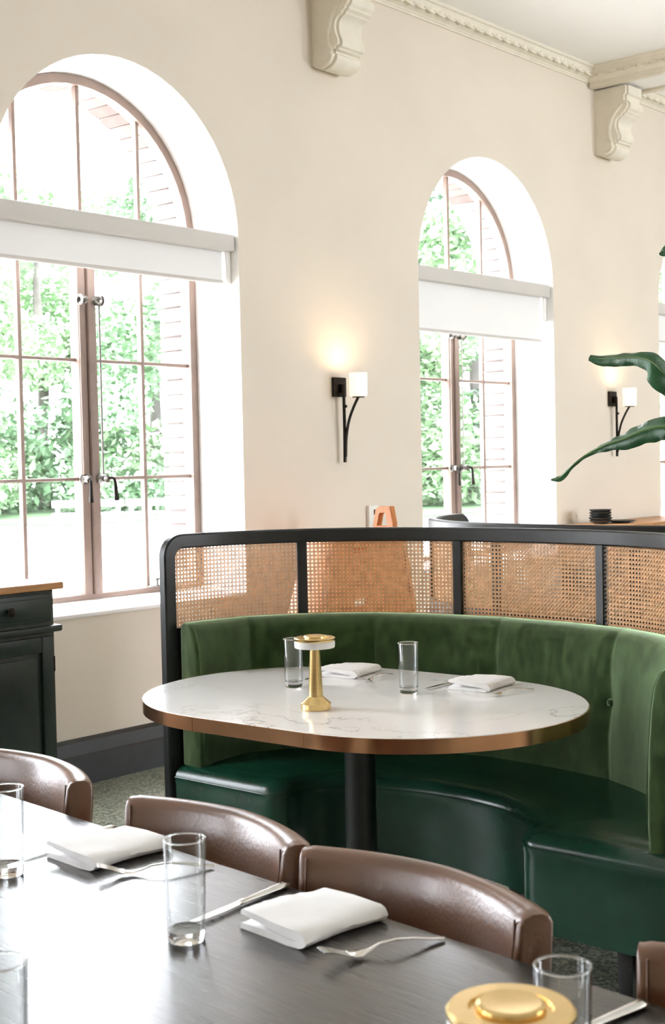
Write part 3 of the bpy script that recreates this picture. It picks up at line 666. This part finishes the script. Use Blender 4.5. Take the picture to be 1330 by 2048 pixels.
def booth():
    r = empty('booth', (2.85, 2.305, 0), cat='booth', group='curved banquette booths')
    H, Wb, T = 1.18, 0.045, 0.034
    # frame: end posts and top rail as one bent band with rounded upper corners
    o = []; i = []
    for k in range(7): o.append((-Wb, (H - .07) * k / 6)); i.append((0, (H - Wb - .03) * k / 6))
    for k in range(1, 9):
        a = PI - PI / 2 * k / 8; o.append((-Wb + .07 + .07 * math.cos(a), H - .07 + .07 * math.sin(a))); i.append((.03 + .03 * math.cos(a), H - Wb - .03 + .03 * math.sin(a)))
    n = 80
    for k in range(1, n): o.append((.025 + (LB - .05) * k / n, H)); i.append((.03 + (LB - .06) * k / n, H - Wb))
    for k in range(0, 9):
        a = PI / 2 - PI / 2 * k / 8; o.append((LB + Wb - .07 + .07 * math.cos(a), H - .07 + .07 * math.sin(a))); i.append((LB - .03 + .03 * math.cos(a), H - Wb - .03 + .03 * math.sin(a)))
    for k in range(5, -1, -1): o.append((LB + Wb, (H - .07) * k / 6)); i.append((LB, (H - Wb - .03) * k / 6))
    rings = []
    def outset(p, q, e):   # small chamfer
        v = Vector(p) - Vector(q); L = v.length or 1; v /= L; return (p[0] - v.x * e, p[1] - v.y * e)
    for p, q in zip(o, i):
        e = .005; pi_ = outset(p, q, e); qi = outset(q, p, e)
        rings.append([FP(*[pi_[0], 0, pi_[1]]), FP(p[0], e, p[1]), FP(p[0], T - e, p[1]), FP(pi_[0], T, pi_[1]), FP(qi[0], T, qi[1]), FP(q[0], T - e, q[1]), FP(q[0], e, q[1]), FP(qi[0], 0, qi[1])])
    MB().loft(rings).build('frame', MT['black'], r, smooth=True, ang=32)
    st = [0.451, 0.973, 1.494, 1.990]
    for s in st:
        m = MB(); w_ = 0.016
        m.loft([[FP(s - w_, 0.002, z), FP(s + w_, 0.002, z), FP(s + w_, T - .002, z), FP(s - w_, T - .002, z)] for z in (0.84, 1.0, H - Wb + .004)])
        m.build('stile', MT['black'], r, bevel=0.003, seg=1)
    m = MB(); m.loft([[FP(s, 0.0, .845), FP(s, 0.0, .885), FP(s, T, .885), FP(s, T, .845)] for s in [LB * k / 60 for k in range(61)]])
    m.build('lower_rail', MT['black'], r, smooth=True)
    # black outer shell under the cane
    m = MB(); m.loft([[FP(s, 0.004, .10), FP(s, 0.004, .85), FP(s, T - .006, .85), FP(s, T - .006, .10)] for s in [LB * k / 60 for k in range(61)]])
    m.build('outer_shell', MT['black'], r, smooth=True)
    # cane panels: woven strands
    cuts = [0.0] + st + [LB]; P = 0.0127
    for a, b in zip(cuts[:-1], cuts[1:]):
        a += 0.008; b -= 0.008; z0, z1 = 0.868, H - Wb + .012; m = MB()
        def strand(p, q, w_, nn):
            ds, dz = q[0] - p[0], q[1] - p[1]; L = math.hypot(ds, dz)
            if L < .002: return
            ux, uz = -dz / L * w_ / 2, ds / L * w_ / 2; k = max(1, int(abs(ds) / 0.05)); rings = []
            for j in range(k + 1):
                s, z = p[0] + ds * j / k, p[1] + dz * j / k
                rings.append([FP(s + ux, nn - .0006, z + uz), FP(s - ux, nn - .0006, z - uz), FP(s - ux, nn + .0006, z - uz), FP(s + ux, nn + .0006, z + uz)])
            m.loft(rings, cap=False)
        N0 = 0.017
        k = 0
        while a + (k + .5) * P < b:
            s = a + (k + .5) * P
            for e in (-.0013, .0013): strand((s + e, z0), (s + e, z1), .0015, N0)
            k += 1
        k = 0
        while z0 + (k + .5) * P < z1:
            z = z0 + (k + .5) * P
            for e in (-.0013, .0013): strand((a, z + e), (b, z + e), .0015, N0 - .0012)
            k += 1
        ww, hh = b - a, z1 - z0; cnt = int((ww + hh) / P) + 1
        for k in range(cnt):
            c = (k + .5) * P     # lines u+v = c and u-v = c-hh, clipped to the panel (they cross half way between the pairs)
            u0, u1 = max(0, c - hh), min(ww, c)
            if u1 > u0: strand((a + u0, z0 + c - u0), (a + u1, z0 + c - u1), .0019, N0 + .0012)
            d0 = math.floor(hh / P) * P; c2 = c - d0
            u0, u1 = max(0, c2), min(ww, c2 + hh)
            if u1 > u0: strand((a + u0, z0 + u0 - c2), (a + u1, z0 + u1 - c2), .0019, N0 - .0024)
        m.build('cane_panel', MT['cane'], r, fix=False, kind='stuff', label='woven natural rattan cane panel')
    # velvet back cushion
    seams = [0.24, 0.70, 1.155, 1.620, 2.08]
    prof = [(-.100, .425), (-.104, .50), (-.104, .60), (-.100, .70), (-.092, .80), (-.084, .845), (-.074, .873), (-.060, .892), (-.042, .902), (-.022, .904), (-.008, .896), (-.003, .88), (-.003, .425)]
    ss = [0, .003, .008, .016, .026] + [.026 + (LB - .052) * k / 260 for k in range(1, 260)] + [LB - .026, LB - .016, LB - .008, LB - .003, LB]
    rings = []
    for s in ss:
        e = min(s, LB - s); k = 1.0 if e >= .026 else 0.72 + 0.28 * math.sqrt(max(0, 1 - (1 - e / .026) ** 2)); ring = []
        for (nn, z) in prof:
            ii = 0
            if nn < -.02:
                for sm in seams:
                    d = s - sm; ii += 0.006 * math.exp(-(d / .006) ** 2) + 0.008 * math.exp(-(d / .05) ** 2)
                    ii += 0.013 * math.exp(-(d / .035) ** 2 - ((z - .695) / .05) ** 2)
            n2 = -.05 + (nn + .05 + ii) * k; z2 = .66 + (z - .66) * (0.94 + 0.06 * k if k < 1 else 1)
            if z < .45: z2 = z
            ring.append(FP(s, n2, z2))
        rings.append(ring)
    back = MB().loft(rings).build('back_cushion', MT['velvet'], r, smooth=True, ang=60)
    for sm in seams:
        p = FP(sm, -.078, .695); q = FP(sm, -.079 - .01, .695) - p; az = math.atan2(q.y, q.x)
        MB().lathe([(0.0105, 0), (0.0115, 0.004), (0.009, 0.009), (0.004, 0.0115), (0, 0.012)], 14).build('button', MT['velvet'], back, smooth=True, loc=p, rot=(0, PI / 2, az))
    for sgn, s in ((1, 0.012), (-1, LB - .012)):
        pth = [FP(s, n_, z_) for n_, z_ in ((-.095, .45), (-.104, .56), (-.098, .70), (-.088, .82), (-.068, .880), (-.045, .898))]
        MB().tube(catmull(pth, 5), .0025, 6).build('piping', MT['velvet'], back, smooth=True)
    # leather seat: crowned top, rolled front edge, skirt down to the legs
    nu, nv = 72, 8; ra, rb_, R0, ZT = 0.400, 0.470, 0.070, 0.460; grid = []; front = []
    XE = 0.103
    for u in range(nu + 1):
        t = u / nu; outp = FP(LB * t, -.012, 0)
        th = PI / 2 - PI * t; ip = Vector((max(XE, XE + (ra - XE) * abs(math.cos(th)) ** .95), rb_ * math.sin(th), 0))
        if u == 0 or u == nu: outp = Vector((XE, outp.y, 0))
        row = []
        for v in range(nv + 1):
            q = v / nv; p = outp.lerp(ip, q); z = ZT + 0.020 * math.sin(PI * min(1, q * 1.0)) ** .7 * min(1, t * 14, (1 - t) * 14)
            row.append(Vector((p.x, p.y, z)))
        grid.append(row)
    m = MB(); vs = [p for row in grid for p in row]; w1 = nv + 1
    m.add(vs, [(u * w1 + v, u * w1 + v + 1, (u + 1) * w1 + v + 1, (u + 1) * w1 + v) for u in range(nu) for v in range(nv)])
    bd = []   # boundary (point, outward normal)
    for v in range(nv + 1): bd.append((grid[0][v], Vector((-1, 0, 0))))
    inn = [grid[u][nv] for u in range(nu + 1)]
    def inorm(u):
        a = inn[max(0, u - 1)]; b = inn[min(nu, u + 1)]; tg = (b - a); tg.z = 0; tg.normalize(); return Vector((tg.y, -tg.x, 0))
    n0 = inorm(0); n0 = n0 if n0.dot(Vector((0, -1, 0))) > 0 else -n0
    sg = 1 if inorm(1).dot(Vector((0, 0, 0)) - Vector((inn[nu // 2].x - .0, 0, 0))) is None else 1
    ns = [inorm(u) for u in range(nu + 1)]
    if ns[nu // 2].x > 0: ns = [-q for q in ns]
    for k in range(1, 6):
        q = (Vector((-1, 0, 0)).lerp(ns[0], k / 6)).normalized(); bd.append((inn[0], q))
    for u in range(nu + 1): bd.append((inn[u], ns[u]))
    for k in range(1, 6):
        q = (ns[nu].lerp(Vector((-1, 0, 0)), k / 6)).normalized(); bd.append((inn[nu], q))
    for v in range(nv, -1, -1): bd.append((grid[nu][v], Vector((-1, 0, 0))))
    rings = []
    for k in range(8):
        a = PI / 2 * k / 7; rings.append([p + q * R0 * math.sin(a) + Vector((0, 0, -0.042 * (1 - math.cos(a)))) for p, q in bd])
    for z, ex in ((.415, .0), (.408, .001), (.40, -.002), (.33, -.003), (.24, -.004), (.205, -.004)):
        rings.append([Vector(((p + q * (R0 + ex)).x, (p + q * (R0 + ex)).y, z)) for p, q in bd])
    m.loft(rings, cap=False, closed=False)
    seat = m.build('seat', MT['leather'], r, smooth=True, ang=60)
    bm = bmesh.new(); bm.from_mesh(seat.data); bmesh.ops.remove_doubles(bm, verts=bm.verts, dist=1e-5); bmesh.ops.recalc_face_normals(bm, faces=bm.faces); bm.to_mesh(seat.data); bm.free()
    for p_ in seat.data.polygons: p_.use_smooth = True
    pp = [Vector((p + q * (R0 + .002)).to_tuple()) for p, q in bd]; pp = [Vector((p.x, p.y, .421)) for p in pp]
    MB().tube(pp, .0016, 6).build('seat_welt', MT['leather'], seat, smooth=True)
    m = MB(); m.add([(v.x, v.y, .206) for row in grid for v in row], [(u * w1 + v, u * w1 + v + 1, (u + 1) * w1 + v + 1, (u + 1) * w1 + v) for u in range(nu) for v in range(nv)])
    m.build('seat_underside', MT['black'], r, fix=False)
    for x, y in ((.085, .42), (.085, -.40), (.085, .70), (.085, -.70), (.43, .12), (.43, -.16)):
        MB().loft([[(x + a * k, y + b * k, z) for a, b in ((-.022, -.022), (.022, -.022), (.022, .022), (-.022, .022))] for z, k in ((0, .8), (.21, 1))]).build('leg', MT['legs'], r, bevel=.003)
    return r
b1 = booth(); b1['label'] = 'curved green velvet and leather booth with cane panels around the marble table'
b2 = copy_tree(b1); b2.location = (4.57, 2.305, 0); b2.rotation_euler = (0, 0, PI); b2['label'] = 'second curved booth standing back to back behind the green one'

# ------------------------------------------------------------------ marble table in the booth
tb = empty('pedestal_table', (2.87, 2.39, 0), math.radians(2.0), label='oval white marble table with copper edge on a black pedestal', cat='table')
def stadium(r, h, n=28):
    return [(r * math.cos(PI * k / n), h + r * math.sin(PI * k / n)) for k in range(n + 1)] + [(-r * math.cos(PI * k / n), -h - r * math.sin(PI * k / n)) for k in range(n + 1)]
TR, TH = 0.463, 0.187
MB().prism(stadium(TR - .003, TH), 0.715, 0.75, 'z').build('tabletop', MT['marble'], tb, bevel=0.0015, seg=1)
oo, ii = stadium(TR, TH), stadium(TR - .0032, TH); m = MB()
rings = [[(a, b, .7125), (a, b, .7485), (c, d, .7485), (c, d, .7125)] for (a, b), (c, d) in zip(oo, ii)]; rings.append(rings[0])
m.loft(rings, cap=False).build('copper_edge', MT['copper'], tb, smooth=True, ang=35)
for y in (-TH, TH): MB().box(-TR - .0008, -TR + .002, y - .0012, y + .0012, .7128, .7482).build('edge_joint', MT['copper'], tb)
MB().lathe([(0.043, 0.03), (0.043, 0.705), (0.11, 0.707), (0.11, 0.7124), (0, 0.7124)], 36).build('column', MT['black'], tb, smooth=True, ang=35)
MB().lathe([(0, 0), (0.27, 0), (0.275, 0.006), (0.25, 0.016), (0.07, 0.032), (0.043, 0.04)], 40).build('base', MT['black'], tb, smooth=True)

# ------------------------------------------------------------------ table ware prototypes
def table_lamp(loc, label):
    r = empty('table_lamp', loc, label=label, cat='table lamp', group='brass table lamps')
    MB().lathe([(0.0385, 0), (0.040, 0.002), (0.040, 0.016), (0.038, 0.018), (0.024, 0.030), (0.0205, 0.034), (0, 0.034)], 40).build('foot', MT['brass'], r, smooth=True, ang=30)
    MB().lathe([(0.0195, 0.034), (0.0135, 0.165), (0, 0.165)], 32).build('stem', MT['brass'], r, smooth=True, ang=30)
    MB().lathe([(0.0135, 0.160), (0.052, 0.163), (0.0535, 0.166), (0.0535, 0.179), (0.052, 0.181), (0.0135, 0.181)], 48).build('diffuser', MT['white'], r, smooth=True, ang=30)
    MB().lathe([(0.0535, 0.181), (0.0545, 0.183), (0.0545, 0.188), (0.052, 0.190), (0.036, 0.190), (0.035, 0.187), (0.030, 0.187), (0.029, 0.193), (0.026, 0.195), (0.010, 0.194), (0, 0.194)], 48).build('cap', MT['brass'], r, smooth=True, ang=30)
    return r
table_lamp((2.665, 2.366, 0.75), 'brushed brass mushroom lamp standing on the marble table')
GL = MB().lathe([(0.0262, 0.0166), (0.0292, 0.139), (0.0286, 0.1405), (0.0276, 0.139), (0.0245, 0.0166)], 40, close=True).mesh('wall', MT['thinglass'], smooth=True, ang=50)
GB = MB().lathe([(0, 0), (0.0235, 0), (0.0256, 0.003), (0.0262, 0.010), (0.0262, 0.0165), (0, 0.0165)], 40).mesh('base', MT['glass'], smooth=True, ang=50)
GR = MB().lathe([(0.0285 + .0013 * math.cos(2 * PI * k / 8), .0013 * math.sin(2 * PI * k / 8)) for k in range(8)], 40, close=True).mesh('rim', MT['glass'], smooth=True, ang=180)
def tumbler(x, y, label, g, z=.75):
    r = empty('tumbler', (x, y, z + .0003), label=label, cat='glass', group=g)
    link_mesh('wall', GL, r); link_mesh('base', GB, r); link_mesh('rim', GR, r, (0, 0, .1398)); return r
tumbler(2.893, 2.652, 'empty clear tumbler behind the brass lamp on marble', 'clear tumblers')
tumbler(2.997, 2.313, 'empty clear tumbler near the middle of the marble table', 'clear tumblers')
def napkin_mesh():
    m = MB(); rnd = random.Random(5); nx = 14; rings = []; dy, lx = 0.066, 0.080
    for i in range(nx + 1):
        t = i / nx; x = -lx + 2 * lx * t; lift = 0.004 * (1 - t) ** 1.5; sk = 0.004 * math.sin(3 * t + .5); ring = []
        # cross section of cloth folded in two thick leaves, closed at -y
        out = [(dy, 0.0006), (dy * .5, 0.0002), (0, 0), (-dy * .5, 0), (-dy * .85, 0.0008), (-dy * .97, 0.004), (-dy * 1.02, 0.0105), (-dy * .97, 0.0175), (-dy * .85, 0.0215), (-dy * .5, 0.0232), (0, 0.0235), (dy * .5, 0.0232 + lift), (dy * .94, 0.0222 + lift * 2.0), (dy, 0.0190 + lift * 2.0)]
        inn = [(dy * .97, 0.0145 + lift * 1.6), (dy * .4, 0.0128 + lift * .6), (-dy * .5, 0.0112), (-dy * .78, 0.0104), (-dy * .5, 0.0096), (dy * .4, 0.0092), (dy * .97, 0.0088), (dy * 1.0, 0.0050)]
        for k, (y, z) in enumerate(out + inn):
            w = 0.0012 * math.sin(7 * t + k * .9) + 0.0007 * rnd.uniform(-1, 1)
            ring.append((x + (0.003 * math.sin(y * 40) if i in (0, nx) else 0), y + sk + w, max(0.0, z + (w if z > .004 else 0))))
        rings.append(ring)
    return m.loft(rings).mesh('napkin', MT['linen'], smooth=True, ang=50)
NAP = napkin_mesh()
def napkin(x, y, rz, label, z=.75): return link_mesh('napkin', NAP, None, (x, y, z + .0004), (0, 0, math.radians(rz)), label=label, cat='napkin', group='folded white napkins')
napkin(3.165, 2.668, 12, 'folded white napkin beside the brass lamp, far side of marble table')
napkin(3.190, 2.200, 8, 'folded white napkin at the right end of the marble table')
def fork_mesh():
    m = MB()
    def zc(x): # arched profile along the fork, tines at x=0 and handle end at x=0.185
        pts = [(0, .0185), (.02, .0135), (.04, .006), (.055, .0042), (.068, .0062), (.085, .012), (.105, .0142), (.14, .0105), (.17, .0050), (.185, .0030)]
        for (a, za), (b, zb) in zip(pts[:-1], pts[1:]):
            if x <= b: u = (x - a) / (b - a); return za + (zb - za) * (u * u * (3 - 2 * u))
        return pts[-1][1]
    hw = [(.040, .0115), (.046, .0125), (.055, .0115), (.064, .0075), (.072, .0042), (.085, .0030), (.11, .0030), (.14, .0042), (.165, .0060), (.178, .0066), (.184, .0045), (.1855, .0015)]
    rings = []
    for x, w_ in hw:
        z = zc(x); t = .0013; rings.append([(x, -w_, z), (x, -w_ * .6, z - t), (x, w_ * .6, z - t), (x, w_, z), (x, w_ * .6, z + t), (x, -w_ * .6, z + t)])
    m.loft(rings)
    for k in range(4):
        y = (-1.5 + k) * .0063; rr = []
        for x, w_ in ((.0, .0008), (.004, .0014), (.02, .0019), (.036, .0022), (.043, .0026)):
            z = zc(x); rr.append([(x, y - w_, z - .0009), (x, y + w_, z - .0009), (x, y + w_, z + .0009), (x, y - w_, z + .0009)])
        m.loft(rr)
    return m.mesh('fork', MT['steel'], smooth=True, ang=45)
def knife_mesh():
    m = MB(); rr = []
    for x, y0, y1, t in ((.0, .001, .0025, .0004), (.006, -.005, .0045, .0006), (.02, -.0085, .0055, .0008), (.06, -.0100, .0060, .0010), (.095, -.0085, .0060, .0012), (.105, -.0045, .0050, .0025)):
        rr.append([(x, y0, .0045 - t), (x, y1, .0045 - t), (x, y1, .0045 + t), (x, y0, .0045 + t)])
    m.loft(rr); rr = []
    for x, w_, t in ((.103, .0045, .0030), (.108, .0060, .0040), (.118, .0055, .0038), (.15, .0068, .0042), (.19, .0085, .0046), (.205, .0088, .0046), (.2125, .0070, .0038), (.2145, .003, .002)):
        rr.append([(x, w_ * math.cos(PI * k / 5), .0046 + t * math.sin(PI * k / 5)) for k in range(10)])
    m.loft(rr)
    return m.mesh('knife', MT['steel'], smooth=True, ang=45)
FORK, KNIFE = fork_mesh(), knife_mesh()
def cutlery(me, kind, tip, end, label, z=.75):
    a = math.atan2(end[1] - tip[1], end[0] - tip[0])
    return link_mesh(kind, me, None, (tip[0], tip[1], z + .0006), (0, 0, a), label=label, cat=kind, group='steel %ss' % kind)
cutlery(FORK, 'fork', (3.035, 2.528), (3.20, 2.545), 'steel fork resting against the napkin behind the brass lamp')
cutlery(FORK, 'fork', (3.045, 2.098), (3.22, 2.052), 'steel fork in front of the napkin at the right table end')
cutlery(KNIFE, 'knife', (2.985, 2.690), (3.19, 2.752), 'steel knife partly hidden behind the stem of the brass lamp')
cutlery(KNIFE, 'knife', (3.055, 2.300), (3.27, 2.305), 'steel knife between the middle tumbler and the right napkin')

# ------------------------------------------------------------------ dark dining table in the foreground
TA = math.radians(-6.2)      # table axis runs along +y, turned a little clockwise
ex = Vector((math.cos(TA), math.sin(TA), 0)); ey = Vector((-math.sin(TA), math.cos(TA), 0)); E0 = Vector((1.517, 1.418, 0))
dt = empty('dining_table', E0, TA, label='long dark oak dining table filling the foreground', cat='table')
TW = 0.98
MB().box(-TW, 0, -1.75, 1.45, 0.715, 0.75).build('tabletop', MT['darkoak'], dt, bevel=0.002, seg=1)
MB().box(-TW + .08, -.08, -1.62, 1.32, 0.63, 0.715).build('apron', MT['legs'], dt)
for x in (-TW + .10, -.10):
    for y in (-1.6, 1.3):
        MB().box(x - .035, x + .035, y - .035, y + .035, 0, 0.715).build('leg', MT['legs'], dt, bevel=.004)
tumbler(1.257, 1.362, 'clear tumbler in the foreground between the two brown chairs', 'clear tumblers')
tumbler(1.290, 1.814, 'clear tumbler cut by the left edge on the dark table', 'clear tumblers')
tumbler(1.166, 0.712, 'clear tumbler at bottom right beside the blurred brass lamp', 'clear tumblers')
tumbler(0.822, 1.176, 'clear tumbler at the very bottom left corner of the dark table', 'clear tumblers')
table_lamp((0.945, 0.628, 0.75), 'blurred brass lamp at the bottom edge on the dark table')
napkin(1.408, 1.262, -4, 'folded white napkin lying in the middle of the dark dining table')
napkin(1.462, 1.768, -2, 'folded white napkin left of the foreground tumbler on the dark table')
cutlery(FORK, 'fork', (1.300, 1.155), (1.453, 1.089), 'steel fork lying alone right of the nearest napkin')
cutlery(FORK, 'fork', (1.365, 1.682), (1.49, 1.588), 'steel fork behind the foreground tumbler on the dark table')
cutlery(KNIFE, 'knife', (1.298, 1.398), (1.508, 1.409), 'steel knife with its blade behind the foreground tumbler')
cutlery(KNIFE, 'knife', (1.356, 1.862), (1.566, 1.882), 'steel knife above the left napkin on the dark table')
cutlery(KNIFE, 'knife', (1.222, 0.800), (1.431, 0.764), 'steel knife beside the bottom right tumbler, handle pointing to the chair')

# ------------------------------------------------------------------ dining chairs
def chair():
    r = empty('dining_chair', (0, 0, 0), TA, cat='chair', group='brown leather dining chairs')
    # curved backrest; local x points away from the table, the ends reach forward
    hw, sag, zb, zt, th = 0.226, 0.055, 0.555, 0.800, 0.046
    Rr = (hw * hw + sag * sag) / (2 * sag); a0 = math.asin(hw / Rr); n = 28; rings = []
    for k in range(n + 1):
        t = -math.cos(PI * k / n); e = 1 - abs(t); a = a0 * t
        cap = 1.0 if e > .04 else 0.78 + 0.22 * math.sqrt(max(0, 1 - (1 - e / .04) ** 2))
        T = th * cap * (1 + 0.2 * abs(t) ** 3); dz = 0.0 - 0.006 * (1 - cap) ; mid = (zb + zt) / 2; hh = (zt - zb) / 2
        ring = []
        sec = [(-.5, -.9), (-.5, -.5), (-.54, 0), (-.5, .6), (-.47, .88), (-.36, .965), (-.15, 1.0), (.15, 1.0), (.36, .965), (.47, .88), (.5, .5), (.5, -.5), (.5, -.9), (.3, -1), (-.3, -1)]
        for (q, v) in sec:
            rad = Rr + q * T + 0.012 * v * (1 - abs(t)) + .010 * v
            ring.append((-(Rr - sag) + rad * math.cos(a), rad * math.sin(a), mid + hh * v * (0.985 if cap < 1 else 1) ))
        rings.append(ring)
    MB().loft(rings).build('backrest', MT['brownleather'], r, smooth=True, ang=55)
    for s in (-1, 1):
        a = a0 * s * .94; pth = []
        for v in (-.9, -.4, .1, .6, .92):
            rad = Rr - .5 * th * 1.15 + .010 * v; pth.append((-(Rr - sag) + rad * math.cos(a), rad * math.sin(a), (zb + zt) / 2 + (zt - zb) / 2 * v))
        MB().tube(catmull(pth, 4), .0018, 6).build('seam', MT['brownleather'], r, smooth=True)
    so = [(-.36, -.235), (-.38, -.2), (-.38, .2), (-.36, .235), (0.02, .215), (0.07, .15), (0.07, -.15), (0.02, -.215)]
    MB().prism(so, .40, .47, 'z').build('seat', MT['brownleather'], r, bevel=.02, seg=3)
    for x, y, dx in ((-.34, .20, -.02), (-.34, -.20, -.02), (.02, .18, .05), (.02, -.18, .05)):
        MB().tube([(x + dx, y * 1.08, 0), (x, y, .41)], [.012, .018], 10).build('leg', MT['legs'], r, smooth=True)
    for y in (-.13, .13):
        MB().tube([(.045, y, .42), (.078, y, .60)], [.014, .012], 10).build('back_post', MT['legs'], r, smooth=True)
    return r
CH = chair()
def place_chair(o, yc, off, label):
    s = (yc - E0.y) / ey.y; p = E0 + ey * s + ex * off; o.location = (p.x, p.y, 0); o['label'] = label
place_chair(CH, 1.194, 0.036, 'brown leather dining chair nearest the middle, right of the foreground tumbler')
place_chair(copy_tree(CH), 1.668, 0.040, 'brown leather dining chair just behind the foreground tumbler')
place_chair(copy_tree(CH), 2.300, 0.045, 'brown leather dining chair cut by the left edge, by the dark sideboard')
place_chair(copy_tree(CH), 0.580, 0.036, 'brown leather dining chair cut by the right edge at the bottom')

# ------------------------------------------------------------------ large leafed plant at the right
pl = empty('potted_plant', (3.75, 0.80, 0), label='tall plant with long drooping dark green leaves at the right edge', cat='plant')
PO = Vector((3.75, 0.80, 0))
MB().lathe([(0, 0), (0.17, 0), (0.22, 0.42), (0.225, 0.45), (0.20, 0.45), (0.195, 0.40), (0, 0.40)], 32).build('planter', MT['pot'], pl, smooth=True, ang=40)
MB().lathe([(0, 0.405), (0.19, 0.402), (0.193, .38)], 24).build('soil', MT['soil'], pl)
def leaf(path, widths, side, fold, stem_from):
    pts = catmull([Vector(p) - PO for p in path], 6); n = len(pts); W = lerp_list(widths, n); S = [Vector(s_).normalized() for s_ in side]
    Sx = lerp_list(S, n); Fd = lerp_list(fold, n); vs = []; fs = []; uvs = []
    L = 0
    for i, p in enumerate(pts):
        tg = (pts[min(i + 1, n - 1)] - pts[max(i - 1, 0)]).normalized(); sd = (Sx[i] - tg * Sx[i].dot(tg)).normalized(); nr = tg.cross(sd)
        if i: L += (pts[i] - pts[i - 1]).length
        wv = 1 + .06 * math.sin(L * 70)
        for q in (-1, -.5, 0, .5, 1):
            vs.append(p + sd * q * W[i] * wv + nr * (abs(q) ** 1.5) * W[i] * Fd[i] + nr * .002 * math.sin(L * 110 + abs(q) * 4) * abs(q)); uvs.append((L * 10, q))
    for i in range(n - 1):
        for k in range(4): fs.append((i * 5 + k, i * 5 + k + 1, (i + 1) * 5 + k + 1, (i + 1) * 5 + k))
    m = MB(); m.add(vs, fs); me = m.mesh('leaf', MT['plantleaf'], smooth=True, ang=180, fix=False)
    uv = me.uv_layers.new(name='UVMap')
    for lp in me.loops: uv.data[lp.index].uv = uvs[lp.vertex_index]
    o = link_mesh('leaf', me, pl); sm = o.modifiers.new('thickness', 'SOLIDIFY'); sm.thickness = .0012
    MB().tube(pts, lerp_list([.005, .004, .003, .0012], n), 6).build('midrib', MT['stem'], o, smooth=True)
    b = pts[0]; st = Vector(stem_from); mid = Vector((st.x * .6 + b.x * .4 + .05, st.y * .6 + b.y * .4 - .12, b.z * .8))
    pt = catmull([st, mid, b], 10); MB().tube(pt, lerp_list([.016, .010, .006], len(pt)), 8).build('stem', MT['stem'], o, smooth=True)
IMG_U = (0.04, 0.01, 1.0)
leaf([(3.54, 1.60, 1.40), (3.527, 1.659, 1.479), (3.518, 1.72, 1.55), (3.503, 1.772, 1.615), (3.504, 1.819, 1.661), (3.514, 1.87, 1.677), (3.526, 1.932, 1.681), (3.538, 1.996, 1.683), (3.539, 2.041, 1.690)],
     [.02, .04, .055, .050, .030, .022, .020, .019, .009], [(0.8, 0.35, .4), (.75, .4, .5), (.6, .5, .6), (.5, .5, .8), (.35, .3, .9), (.35, .3, .9), (.4, .3, .9), (.4, .3, .9), (.4, .3, .9)], [.3, .35, .4, .5, .6, .7, .8, .9, .5], (0.03, 0.03, .40))
leaf([(3.392, 1.582, 1.403), (3.397, 1.655, 1.457), (3.4, 1.73, 1.476), (3.41, 1.795, 1.469), (3.418, 1.861, 1.447), (3.43, 1.923, 1.432), (3.441, 1.985, 1.41), (3.438, 2.033, 1.38), (3.437, 2.063, 1.354), (3.432, 2.084, 1.337), (3.425, 2.107, 1.333)],
     [.02, .032, .036, .036, .030, .018, .008, .005, .009, .009, .002], [(.5, .2, .8), (.5, .2, .8), (.45, .2, .85), (.4, .2, .9), (.45, .2, .9), (.5, .2, .85), (.6, .2, .7), (.5, .1, .8), (.3, .1, .9), (.3, .1, .9), (.3, .1, .9)], [.3, .35, .4, .45, .4, .4, .5, .6, .5, .4, .3], (-0.03, .04, .40))
leaf([(3.72, 1.58, 1.78), (3.704, 1.707, 1.896), (3.651, 1.773, 1.955), (3.619, 1.811, 1.985), (3.598, 1.842, 1.975)], [.03, .06, .06, .04, .004], [(.5, .2, .8)] * 5, [.3] * 5, (0.05, -.03, .40))
leaf([(3.62, 1.20, 1.75), (3.58, 1.34, 1.95), (3.50, 1.46, 2.02), (3.40, 1.53, 1.95), (3.32, 1.57, 1.82)], [.03, .09, .11, .08, .005], [(.7, -.5, .3)] * 5, [.35] * 5, (0.0, .06, .40))
leaf([(4.0, .75, 1.7), (4.12, .72, 1.95), (4.3, .70, 2.05), (4.5, .68, 1.95), (4.62, .66, 1.75)], [.03, .09, .11, .08, .005], [(0, 1, .2)] * 5, [.35] * 5, (0.06, 0, .40))
